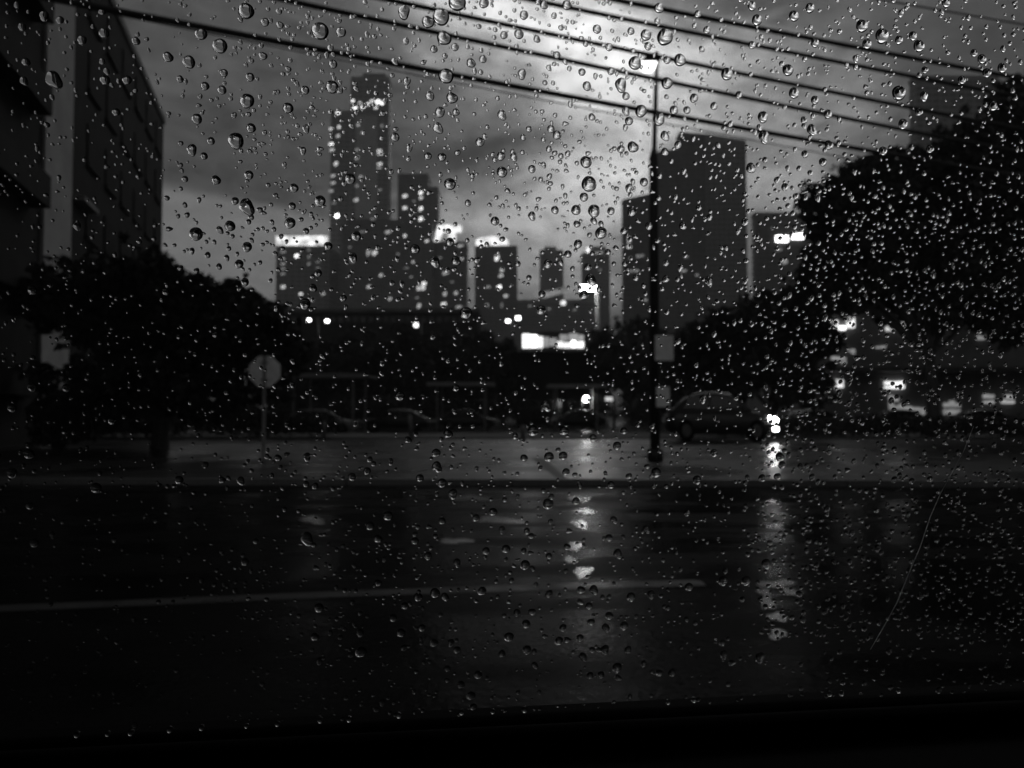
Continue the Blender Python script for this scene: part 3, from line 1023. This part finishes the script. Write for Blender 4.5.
far_lamp('white street lamp on a pale pole right of the glowing shop sign', [(588, 288, 15, 5)], 598, 292, 112, '150', 0, 'concrete_pale', .3)
far_lamp('twin-headed street lamp left above the glowing shop sign', [(508, 321, 4, 2.6), (518, 318, 4.5, 3)], 512.5, 317, 112, '9')
far_lamp('twin-headed street lamp below the short lit block', [(309, 320, 3, 2.4), (327, 321, 3.5, 2.4)], 318, 317, 112, '9')
far_lamp('single street lamp below the slim stepped tower', [(416, 325, 4, 4)], 421, 322, 112, '4')
far_lamp('short lamp post at the edge of the lot below the white street lamp', [(586, 399, 4, 5)], 582, 396, 66, '60')
far_lamp('short dim lamp post at the edge of the lot beside the last carport', [(609, 399, 7, 4)], 614, 396, 66, '0.8')

# lit shop behind the right trees
Y = 62
sx = xof(920, Y)
t = thing('shop', 'low shop building with lit signs and windows behind the big right tree', 'shop', (sx, Y, 0))
zz = lambda py: zof(py, Y)
xx_ = lambda px: xof(px, Y) - sx
MB().box(xx_(800), xx_(1110), .3, 14, 0, zz(300)).build('wall', MT['concrete'], t)
MB().box(xx_(797), xx_(1113), -.3, 14.5, zz(300) + .004, zz(296)).build('roof', MT['concrete_dark'], t)
MB().box(xx_(815), xx_(1060), -1.2, .297, zz(372), zz(368)).build('canopy', MT['concrete_dark'], t)
for a, b2, c_, d_, g, nm in [(831, 840, 327, 318, '1.8', 'lit_sign'), (841, 848, 330, 323, '4', 'lit_sign'), (849, 857, 328, 314, '1.8', 'lit_sign'), (900, 908, 329, 317, '1.8', 'lit_sign'), (888, 898, 331, 325, '0.8', 'lit_sign'),
                             (833, 848, 364, 356, '0.35', 'lit_window'), (850, 857, 354, 349, '0.35', 'lit_window'), (829, 845, 388, 379, '1.8', 'lit_window'), (886, 906, 389, 381, '1.8', 'lit_window'), (890, 905, 410, 394, '0.35', 'lit_window'),
                             (878, 888, 352, 345, '0.35', 'lit_window'), (945, 962, 415, 400, '0.35', 'lit_window'), (985, 996, 404, 393, '0.35', 'lit_window'), (1003, 1016, 404, 394, '0.35', 'lit_window'), (905, 930, 416, 406, '0.35', 'lit_window'), (980, 988, 340, 332, '0.35', 'lit_sign')]:
    m = MB()
    na, nb = (1, 1) if nm == 'lit_sign' else (3, 2) if b2 - a > 12 else (2, 2)
    for ia in range(na):
        for ib in range(nb):
            if na > 1 and rng.random() < .18:
                continue
            x0_, x1_ = xx_(a + (b2 - a) * ia / na + .4), xx_(a + (b2 - a) * (ia + 1) / na - .4)
            z0_, z1_ = zz(c_ + (d_ - c_) * ib / nb), zz(c_ + (d_ - c_) * (ib + 1) / nb)
            m.box(x0_, x1_, .1, .34, z0_ + .04, z0_ + (z1_ - z0_) * rng.uniform(.55, .95))
    m.build(nm, G[g], t)

# ------------------------------------------------------------------ cars


def loft(stations, closed_ends=True):
    """stations: list of (x, [(y, z), ...]) cross-sections of equal length, one side mirrored into a full ring"""
    mb = MB()
    rings = []
    for x, half in stations:
        ring = [(x, y, z) for y, z in half] + [(x, -y, z) for y, z in reversed(half)]
        rings.append(ring)
    k = len(rings[0])
    for r_ in rings:
        mb.v += r_
    for i in range(len(rings) - 1):
        for j in range(k):
            j2 = (j + 1) % k
            mb.f.append((i * k + j, i * k + j2, (i + 1) * k + j2, (i + 1) * k + j)); mb.m.append(0)
    mb.f.append(tuple(range(k))[::-1]); mb.m.append(0)
    e = (len(rings) - 1) * k
    mb.f.append(tuple(e + j for j in range(k))); mb.m.append(0)
    return mb


def make_car(name, label, paint, lit_front, loc, rz, group=None):
    t = thing(name, label, 'car', loc, rz, group)
    S = []
    for x, w_, z0, zb in [(-2.2, .70, .42, .78), (-2.12, .80, .30, .92), (-1.7, .87, .24, .97), (-1.0, .90, .22, .96), (0, .90, .22, .94), (.8, .90, .22, .93), (1.4, .88, .23, .84), (1.95, .82, .26, .74), (2.18, .70, .32, .66), (2.25, .55, .42, .58)]:
        S.append((x, [(w_ * .86, z0), (w_, z0 + (zb - z0) * .3), (w_ * .99, z0 + (zb - z0) * .68), (w_ * .9, zb - .02), (w_ * .55, zb + .02)]))
    body = loft(S)
    bo = body.build('body', paint, t, True)
    S = []
    for x, wb, wt, zt in [(-1.85, .74, .72, .99), (-1.45, .78, .60, 1.26), (-.95, .80, .60, 1.41), (-.2, .80, .61, 1.45), (.35, .79, .60, 1.40), (.75, .78, .62, 1.2), (1.2, .74, .72, .92)]:
        zl = .90
        S.append((x, [(wb, zl), (wb, zl + .02), (wt + .04, zt - .06), (wt * .85, zt), (wt * .4, zt + .02)]))
    loft(S).build('cabin', paint, t, True)
    # glass panels just proud of the cabin
    for s in (1, -1):
        for xa, xb, ta, tb in ((-1.42, -.48, -1.25, -.5), (-.38, .82, -.4, .42)):
            za, zb = .985, 1.335
            ya, yb = .815 * s, .685 * s
            m = MB().add([(xa, ya, za), (xb, ya, za), (tb, yb, zb), (ta, yb, zb), (xa, ya - .03 * s, za), (xb, ya - .03 * s, za), (tb, yb - .03 * s, zb), (ta, yb - .03 * s, zb)],
                         [(0, 1, 2, 3), (7, 6, 5, 4), (0, 4, 5, 1), (1, 5, 6, 2), (2, 6, 7, 3), (3, 7, 4, 0)])
            m.build('side_window', MT['dark_glass'], t)
    for nm, xa, xb in (('windscreen', 1.13, .42), ('rear_window', -1.8, -1.1)):
        q = .02 if xa > 0 else -.02
        m = MB().hexa([(xa + q, -.66, .97), (xa + q, .66, .97), (xa + q - .05, .66, .97), (xa + q - .05, -.66, .97), (xb + q * 2, -.56, 1.37), (xb + q * 2, .56, 1.37), (xb + q * 2 - .05, .56, 1.37), (xb + q * 2 - .05, -.56, 1.37)])
        m.build(nm, MT['dark_glass'], t)
    for s in (1, -1):
        for xw in (1.38, -1.35):
            wo = MB().tube([(xw, s * .70, .32), (xw, s * .74, .32), (xw, s * .88, .32), (xw, s * .91, .32)], [.29, .325, .325, .29], 20).build('wheel', MT['rubber'], t, True)
            hub = MB().tube([(xw, s * .905, .32), (xw, s * .918, .32)], [.2, .17], 16)
            for k in range(5):
                a = k * 2 * math.pi / 5
                hub.tube([(xw, s * .92, .32), (xw + .19 * math.cos(a), s * .92, .32 + .19 * math.sin(a))], .022, 6)
            hub.build('rim', MT['alloy'], wo)
        m = MB().hexa([(2.02, s * .50, .58), (2.235, s * .50, .56), (2.12, s * .80, .56), (1.86, s * .858, .58), (2.0, s * .50, .68), (2.2, s * .50, .66), (2.1, s * .79, .70), (1.84, s * .84, .75)])
        m.build('headlight', G['150'] if lit_front else MT['lens_dull'], t)
        m = MB().box(2.1, 2.235, s * .62 - .14, s * .62 + .14, .34, .42)
        m = MB().hexa([(2.08, s * .45, .33), (2.24, s * .45, .33), (2.16, s * .78, .33), (2.0, s * .80, .33), (2.08, s * .45, .43), (2.24, s * .45, .43), (2.16, s * .78, .43), (2.0, s * .80, .43)])
        m.build('fog_lamp', G['25'] if lit_front else MT['lens_dull'], t)
        m = MB().box(-2.215, -2.05, s * .66 - .12, s * .66 + .12, .70, .82); m.build('tail_light', MT['lens_dull'], t)
        m = MB().box(.72, .86, s * .93 - .09, s * .93 + .09, .96, 1.07); m.build('mirror', paint, t)
    return t


Y = 33
make_car('car', 'dark tall car with blazing headlights stopped on the wet pavement', MT['car_paint'], True, (xof(720, Y), Y, .115), R(-12)).scale = (1, 1, 1.38)
src = make_car('parked_car', 'pale parked car under the first carport right of the stop sign', MT['car_paint_pale'], False, (xof(318, 49), 49.5, 0), R(8), 'parked cars')
for px, Y, rz, lab in [(395, 53, R(180), 'dark parked car in the open between two carports'), (468, 60.5, R(3), 'dark parked car under the carport below the slim tower'), (577, 64.5, R(184), 'dark parked car under the carport below the glowing sign'),
                       (815, 50, R(20), 'dark parked car before the shop beside the low rounded tree'), (893, 53, R(188), 'dark parked car before the lit shop window left of the trunk'), (985, 52, R(5), 'dark parked car before the shop right of the trunk')]:
    c = copy_tree(src)
    c['label'] = lab
    c.location = (xof(px, Y), Y, 0.004)
    c.rotation_euler = (0, 0, rz)
    for ch in c.children:
        if ch.data.materials[0] == MT['car_paint_pale']:
            ch.data = ch.data.copy()
            ch.data.materials[0] = MT['car_paint']

# posts along the pavement edge
for px, py0, py1, lab in [(324, 421, 440, 'short pale post at the pavement edge right of the stop sign'), (412, 415, 438, 'short leaning pale post at the pavement edge below the tallest tower'), (523, 425, 440, 'short pale bollard at the pavement edge below the glowing sign')]:
    Y = 35
    x = xof(px, Y)
    hgt = zof(py0, Y) - .115
    m = MB().tube([(0, 0, 0), (-.12 if px == 412 else 0, 0, hgt * .96), (-.12 if px == 412 else 0, 0, hgt)], [.09, .085, .05], 12)
    o = m.build('bollard', MT['metal_grey'], None, True, (x, Y, .115))
    tag(o, lab, 'bollard', 'bollards at the pavement edge')

# ------------------------------------------------------------------ the car we sit in: door, window, cabin
YAW = math.atan(0.128)
TILT = R(8)
H1 = Vector((math.cos(YAW), math.sin(YAW), 0))               # along the sill
NH = Vector((-math.sin(YAW), math.cos(YAW), 0))              # outwards
NP = (NH * math.cos(TILT) + Vector((0, 0, 1)) * math.sin(TILT)).normalized()
UP = (Vector((0, 0, 1)) * math.cos(TILT) - NH * math.sin(TILT)).normalized()
P0 = at(512, 714, 0.42)                                       # a point of the pane's outer face at the seal


def on_pane(px, py):
    d = ray(px, py)
    o = Vector((0, 0, CAMZ))
    k = (P0 - o).dot(NP) / d.dot(NP)
    return o + d * k, k


def lp(a, b, c):
    """point: a along the sill, b up the pane, c outwards from the outer face"""
    return tuple(P0 + H1 * a + UP * b + NP * c)


def slab(mb, a0, a1, b0, b1, c0, c1):
    mb.hexa([lp(a0, b0, c0), lp(a1, b0, c0), lp(a1, b0, c1), lp(a0, b0, c1), lp(a0, b1, c0), lp(a1, b1, c0), lp(a1, b1, c1), lp(a0, b1, c1)])


car = thing('car_interior', 'black inside of the car the picture is taken from, with its rainy side window', 'car', tuple(Vector((0, -.3, 0))))
carm = Matrix.Translation(Vector((0, .3, 0)))


def cbuild(mb, name, mt, parent=None, smooth=False):
    mb.v = [(x, y + .3, z) for x, y, z in mb.v] if parent is None or parent is car or parent.parent is car else mb.v
    return mb.build(name, mt, parent or car, smooth)


m = MB()
slab(m, -.95, .95, -.75, -.012, -.10, .03)          # door card below the window
slab(m, -.95, -.62, -.012, .46, -.05, .03)
slab(m, .66, .95, -.012, .46, -.05, .03)
door = cbuild(m, 'door', MT['plastic_black'])
m = MB(); slab(m, -.618, .658, -.006, .45, -.004, 0); cbuild(m, 'window_pane', MT['clear'], door)
m = MB()
m.tube([lp(-.62, -.013, .0085), lp(0, -.013, .0085), lp(.66, -.013, .0085)], .008, 10)
m.tube([lp(-.62, -.008, -.012), lp(0, -.008, -.012), lp(.66, -.008, -.012)], .0075, 10)
cbuild(m, 'weather_strip', MT['rubber'], door, True)
sc = []
for px, py in [(968, 425), (958, 450), (946, 472), (935, 492), (925, 515), (915, 545), (905, 568), (892, 600), (880, 622), (866, 646)]:
    p, k = on_pane(px, py)
    sc.append(p - NP * .0043)
m = MB().tube(sc, [.00007, .00012, .00014, .00018, .0002, .0002, .0002, .00028, .0003, .00012], 5)
cbuild(m, 'scratch', MT['scratch'], door)
m = MB()
m.box(-1.5, 1.6, -1.3, -1.22, .2, 1.85)
m.box(-1.5, -1.42, -1.22, .6, .2, 1.85)
m.box(1.52, 1.6, -1.22, .6, .2, 1.85)
cbuild(m, 'cabin_wall', MT['headliner'])
m = MB(); m.box(-1.42, 1.52, -1.22, .36, 1.74, 1.80); cbuild(m, 'headliner', MT['headliner'])
m = MB(); m.box(-1.42, 1.52, -1.22, .36, .2, .28); cbuild(m, 'floor', MT['headliner'])
m = MB(); slab(m, -1.5, -.951, -.9, .47, -.05, .03); slab(m, .951, 1.5, -.9, .47, -.05, .03); slab(m, -1.5, 1.5, .461, .52, -.10, .04)
cbuild(m, 'door_frame', MT['plastic_black'])

# ------------------------------------------------------------------ raindrops on the pane


def drop_mesh(seg, rings, contact, wob, seed, ecc, sag=.22):
    """a water drop of unit base radius on the plane z=0: flat foot, domed skin, outline a little uneven"""
    r_ = np.random.default_rng(seed)
    ph = r_.uniform(0, 6.28, 3)
    am = r_.uniform(.3, 1, 3) * wob
    Rs = 1 / math.sin(contact)
    h0 = Rs * math.cos(contact)
    v = []
    for i in range(rings):
        th = contact * (1 - i / rings)
        rr, zz_ = Rs * math.sin(th), Rs * math.cos(th) - h0
        for k in range(seg):
            a = 2 * math.pi * k / seg
            s = 1 + (am[0] * math.cos(2 * a + ph[0]) + am[1] * math.cos(3 * a + ph[1]) + am[2] * math.cos(5 * a + ph[2]) * .4)
            # gravity: the water hangs towards the lower side, steep below and shallow above
            v.append((rr * s * math.cos(a), rr * s * math.sin(a) * ecc - sag * zz_, zz_))
    v.append((0, -sag * (Rs - h0), Rs - h0))
    top = len(v) - 1
    foot = len(v)                    # the foot has its own rim so that the skin keeps a crisp contact edge
    v += [v[k] for k in range(seg)]
    f = [tuple(foot + k for k in range(seg - 1, -1, -1))]
    for i in range(rings - 1):
        for k in range(seg):
            k2 = (k + 1) % seg
            f.append((i * seg + k, i * seg + k2, (i + 1) * seg + k2, (i + 1) * seg + k))
    for k in range(seg):
        f.append(((rings - 1) * seg + k, (rings - 1) * seg + (k + 1) % seg, top))
    return np.array(v), f


BIG = """246 11 15,220 46 13,201 34 11,189 62 11,168 57 10,136 41 8,247 101 13,236 141 14,197 119 9,192 150 9,216 180 9,250 77 8,222 90 8,205 86 8,180 79 7,249 175 8,185 179 6,54 80 14,105 80 9,127 80 8,104 33 9,116 112 7,251 128 9,211 141 7,204 156 7,224 73 7,82 40 8,60 20 7,44 16 8,22 27 7,17 5 6,26 62 8,24 81 7,102 12 6,
320 31 16,341 32 9,404 12 11,428 22 12,441 17 15,444 38 14,457 2 16,484 3 9,446 76 14,332 87 12,333 64 8,452 98 11,440 112 9,438 128 9,456 112 7,395 137 8,428 156 7,442 157 8,480 142 8,502 172 10,501 156 8,450 184 11,350 179 10,471 63 9,483 59 7,434 49 7,455 47 7,406 41 6,504 35 7,407 81 7,430 96 8,502 115 8,263 56 8,288 108 10,305 90 8,306 129 7,303 151 6,294 188 8,320 149 6,265 22 8,280 25 7,
665 37 15,646 35 10,635 63 12,680 60 11,667 60 7,667 83 11,727 74 11,641 111 11,659 119 11,621 85 11,626 96 7,597 29 8,519 34 9,524 15 8,659 8 9,698 14 7,757 20 10,752 6 8,752 45 7,739 95 7,763 117 10,764 137 10,751 168 10,633 147 11,665 136 8,665 152 8,678 145 7,586 162 11,589 184 14,644 182 8,629 188 7,557 135 8,592 117 7,629 121 8,674 110 8,687 110 7,694 98 8,714 106 7,587 86 8,582 72 7,551 129 7,529 129 6,549 149 6,621 149 7,532 169 7,514 157 7,522 74 8,537 39 7,557 55 7,544 5 8,567 5 9,702 49 6,707 30 7,631 31 7,609 47 7,611 71 7,648 46 7,626 111 7,
862 26 12,882 36 13,919 46 11,867 44 9,794 16 10,810 8 9,788 70 11,794 93 10,815 100 8,899 93 14,903 124 9,828 114 8,812 130 9,829 145 9,804 120 7,805 154 7,823 162 8,815 43 8,899 40 8,913 36 8,982 59 9,1002 68 9,987 73 9,974 53 7,925 70 7,924 96 8,919 112 8,962 80 8,946 3 8,993 106 9,930 149 8,883 151 8,785 187 7,777 180 6,
247 207 13,230 226 10,196 234 12,247 247 9,239 264 8,235 201 7,167 198 5,187 215 5,220 230 6,169 229 6,192 251 5,245 282 7,77 226 7,166 292 7,32 290 8,
320 201 10,290 223 10,292 206 7,306 231 6,356 236 9,353 258 8,305 304 10,313 288 8,466 313 11,435 262 9,456 261 9,415 249 9,450 242 8,495 221 8,468 203 6,318 273 7,343 298 7,392 283 6,328 246 8,477 260 6,
601 233 11,594 211 11,576 210 9,611 211 7,584 197 8,578 244 8,632 212 9,624 231 7,555 210 7,532 216 7,577 224 7,594 221 6,548 264 8,568 254 7,588 267 7,541 310 9,591 280 10,584 295 9,542 294 7,616 248 6,608 252 6,745 222 7,709 281 8,666 279 7,666 263 6,649 226 7,683 226 8,638 221 5,699 208 6,
29 454 10,96 488 10,12 473 9,179 480 8,241 481 7,205 465 6,222 480 7,34 543 8,30 506 7,245 562 7,12 408 8,112 421 7,66 388 7,32 387 8,
307 539 11,436 453 8,437 467 9,448 434 9,388 516 9,442 483 8,453 494 8,367 471 7,352 477 7,307 457 7,278 458 7,378 539 8,506 549 8,415 541 7,370 526 8,493 512 8,502 530 6,486 551 7,442 521 7,420 478 7,400 396 9,476 518 7,428 556 7,457 563 7,316 568 6,306 484 6,315 486 6,408 440 7,456 388 7,
533 431 10,564 431 9,549 457 9,563 456 8,617 446 8,656 473 10,548 504 10,576 501 7,524 458 7,611 485 7,566 472 7,629 476 6,714 453 7,703 399 7,697 480 8,618 554 8,567 547 7,525 565 9,609 538 7,687 513 6,766 564 9,762 478 7,546 406 9,624 431 7,593 438 7,614 520 6,569 531 6,549 556 6,527 531 6,531 536 6,
780 457 9,782 465 7,812 477 6,801 467 6,847 470 6,912 481 6,852 533 6,930 479 6,
319 608 9,361 652 10,315 637 8,360 633 7,401 633 8,435 593 9,418 597 8,445 597 7,378 583 7,422 628 7,393 618 7,405 606 7,509 637 9,434 643 7,457 650 7,478 675 8,461 685 7,471 696 8,473 707 7,502 654 7,482 591 8,404 648 6,451 643 6,
631 597 8,594 590 8,581 590 8,723 581 9,746 581 9,689 587 8,651 595 7,580 602 7,589 606 7,526 624 8,517 613 7,532 612 7,549 594 7,609 616 8,606 628 7,624 626 8,559 641 8,567 640 7,580 638 7,563 628 7,591 622 7,527 650 8,605 650 8,599 650 6,592 650 6,628 650 7,583 657 7,617 668 9,618 678 7,601 675 7,590 676 7,659 673 7,672 673 7,724 655 7,760 658 9,732 663 7,722 643 6,668 608 5"""
DROPS = [tuple(float(q) for q in s.split()) for s in BIG.replace('\n', '').split(',') if s.strip()]
DROPS.sort(key=lambda d: -d[2])
MAIN, REST = DROPS[:300], DROPS[300:]
VAR = [drop_mesh(36, 12, R(c_), wb_, 50 + i, e_) for i, (c_, wb_, e_) in enumerate([(62, .02, 1.0), (58, .03, 1.05), (64, .035, .97), (57, .03, 1.08), (60, .06, 1.05), (58, .04, 1.12), (56, .11, 1.22), (60, .09, .9)])]
VME = []
for v, f in VAR:
    me = bpy.data.meshes.new('raindrop')
    me.from_pydata([tuple(p) for p in v], [], f)
    me.polygons.foreach_set('use_smooth', [False] + [True] * (len(f) - 1))
    me.materials.append(MT['water'])
    me.update()
    VME.append(me)
BASIS = Matrix((-H1, UP, NP)).transposed()         # columns: along the sill, up the pane, outwards (right-handed)

LAND = [('street lamp head', 650, 68), ('roof of the tallest tower', 367, 80), ('foot of the tallest tower', 365, 225), ('stop sign', 265, 371), ('roof corner of the left building', 157, 125), ('pale pier of the left building', 57, 130),
        ('top of the left tree', 150, 245), ('middle of the left tree', 170, 330), ('glowing strip of the short block', 300, 240), ('glowing arch cap', 448, 231), ('rounded glowing roof strip', 492, 240), ('plain hazy slab', 552, 255),
        ('roof of the massive dark tower', 715, 137), ('middle of the massive dark tower', 715, 220), ('two blazing sign panels', 790, 238), ('glowing kiosk sign', 553, 341), ('car headlights', 772, 420), ('headlight glare on the pavement', 765, 465),
        ('upper edge of the big right tree', 900, 140), ('top of the tallest right tree', 1000, 90), ('trunk of the right tree', 935, 380), ('lit shop window', 895, 385), ('bright break in the clouds', 560, 30), ('lamp streak on the wet road', 580, 560),
        ('painted road line', 400, 598), ('middle of the window seal', 520, 712), ('lower end of the scratch', 866, 645), ('scratch', 925, 510), ('pale pavement under the left tree', 150, 460), ('pale pavement below the tallest tower', 400, 465),
        ('dark road under the left tree', 100, 540), ('dark road below the tallest tower', 380, 540), ('sign plate on the lamp pole', 664, 348), ('top left window corner', 20, 10), ('foot of the lamp pole', 652, 470), ('start of the lowest cable', 250, 60), ('open cloud between the towers', 560, 170)]
SECT = ['right of', 'above right of', 'above', 'above left of', 'left of', 'below left of', 'below', 'below right of']
ORD = ['closest', 'second closest', 'third closest', 'fourth closest', 'fifth closest', 'sixth closest', 'seventh closest', 'eighth closest', 'ninth closest', 'tenth closest', 'eleventh closest', 'twelfth closest']
near = {}
info = []
for i, (px, py, d) in enumerate(MAIN):
    j = min(range(len(LAND)), key=lambda q: (LAND[q][1] - px) ** 2 + (LAND[q][2] - py) ** 2)
    ang = math.degrees(math.atan2(LAND[j][2] - py, px - LAND[j][1])) % 360
    s = int(((ang + 22.5) % 360) // 45)
    near.setdefault((j, s), []).append((math.hypot(LAND[j][1] - px, LAND[j][2] - py), i))
    info.append((j, s))
for k in near:
    near[k].sort()
for i, (px, py, d) in enumerate(MAIN):
    p, k = on_pane(px, py)
    o = bpy.data.objects.new('raindrop', VME[i % len(VME)])
    COL.objects.link(o)
    r_ = d * .54 / F * k
    rot = BASIS @ Matrix.Rotation(random.uniform(-.35, .55), 3, 'Z')
    o.matrix_world = Matrix.Translation(p + NP * .00012) @ rot.to_4x4() @ Matrix.Scale(r_, 4)
    j, s = info[i]
    rank = [q[1] for q in near[(j, s)]].index(i)
    size = 'large' if d >= 11 else 'round' if d >= 8 else 'small'
    tail = '' if len(near[(j, s)]) == 1 else ', ' + ORD[rank]
    tag(o, f'{size} window raindrop {SECT[s]} the {LAND[j][0]}{tail}', 'raindrop', 'raindrops on the car window')

# beads of water along the seal
v, f = drop_mesh(24, 16, R(150), .01, 99, 1.0, .03)
BEAD = bpy.data.meshes.new('water_bead')
BEAD.from_pydata([tuple(p) for p in v], [], f)
BEAD.polygons.foreach_set('use_smooth', [False] + [True] * (len(f) - 1))
BEAD.materials.append(MT['water'])
BEAD.update()
for i, (px, py, d) in enumerate([(76, 737, 3.4), (107, 736, 3), (130, 735, 3.4), (169, 732, 3.4), (201, 730, 3.2), (246, 728, 2.6), (277, 726, 3), (320, 722.5, 3.2), (349, 721.5, 3.2), (399, 717.5, 3.2), (462, 714.5, 3), (493, 713.5, 2.6), (525, 712, 3.2),
                                 (669, 704, 2.6), (695, 702, 2.8), (831, 696, 2.8), (843, 695.5, 2.8), (900, 692.5, 2.6)]):
    p, k = on_pane(px, py - 1)
    o = bpy.data.objects.new('water_bead', BEAD)
    COL.objects.link(o)
    o.matrix_world = Matrix.Translation(p + NP * .0001) @ BASIS.to_4x4() @ Matrix.Scale(d * .5 / F * k, 4)
    tag(o, f'tiny bright bead of water on the window seal, {["first", "second", "third", "fourth", "fifth", "sixth", "seventh", "eighth", "ninth", "tenth", "eleventh", "twelfth", "thirteenth", "fourteenth", "fifteenth", "sixteenth", "seventeenth", "eighteenth"][i]} from the left', 'water bead', 'beads of water on the window seal')

# the countless smaller drops
small = list(REST)
occ = np.array([(a, b_, c_) for a, b_, c_ in DROPS])


def density(x, y):
    d = .8
    if y < 300 and x > 160:
        d = 1.2
    if x > 640 and 150 < y < 560:
        d = 1.15
    if x > 760 and 180 < y < 640:
        d = 1.9
    if x < 240:
        d = .55 if y < 480 else .45
    if y > 640:
        d *= .7
    if y > 735 - 45 * x / 1024:
        d = 0
    return d


tries = 0
while len(small) < 7000 and tries < 90000:
    tries += 1
    x, y = rng.uniform(-20, 1044), rng.uniform(-15, 735)
    if rng.random() > density(x, y) / 1.9:
        continue
    dark_side = x > 760 and y > 170
    skyside = y < 290 and x > 160 and not dark_side
    q = rng.random()
    d = (2.2 + 2.8 * q ** 1.5 if dark_side else 2.0 + 1.9 * q ** 1.6) + (2.3 * rng.random() if rng.random() < (.12 if dark_side else .45 if skyside else .25) else 0)
    near_ = np.hypot(occ[:, 0] - x, occ[:, 1] - y)
    if (near_ < (occ[:, 2] + d) * .46).any():
        continue
    small.append((x, y, d))
    if d > 3:
        occ = np.vstack([occ, (x, y, d)])
SV = [drop_mesh(14, 5, R(c_), wb_, 80 + i, e_) for i, (c_, wb_, e_) in enumerate([(58, .03, 1.0), (55, .05, 1.06), (60, .07, .97), (53, .09, 1.12), (56, .14, 1.3), (50, .16, .85)])]
B = np.array(BASIS)
allv, allf, off = [], [], 0
for i, (x, y, d) in enumerate(small):
    v, f = SV[i % len(SV)]
    p, k = on_pane(x, y)
    a = rng.uniform(-.4, .6)
    Rz = np.array([[math.cos(a), -math.sin(a), 0], [math.sin(a), math.cos(a), 0], [0, 0, 1]])
    vv = (v @ Rz.T) * (d * .54 / F * k)
    allv.append(vv @ B.T + np.array(p + NP * .00012))
    allf += [tuple(q + off for q in ff) for ff in f]
    off += len(v)
me = bpy.data.meshes.new('raindrop_spray')
me.from_pydata(np.vstack(allv).tolist(), [], allf)
nf = len(SV[0][1])
me.polygons.foreach_set('use_smooth', [(j % nf) != 0 for j in range(len(allf))])
me.materials.append(MT['water'])
me.update()
o = bpy.data.objects.new('raindrop_spray', me)
COL.objects.link(o)
struct(o, 'stuff')
tag(o, 'fine spray of countless tiny raindrops all over the window', 'raindrops')
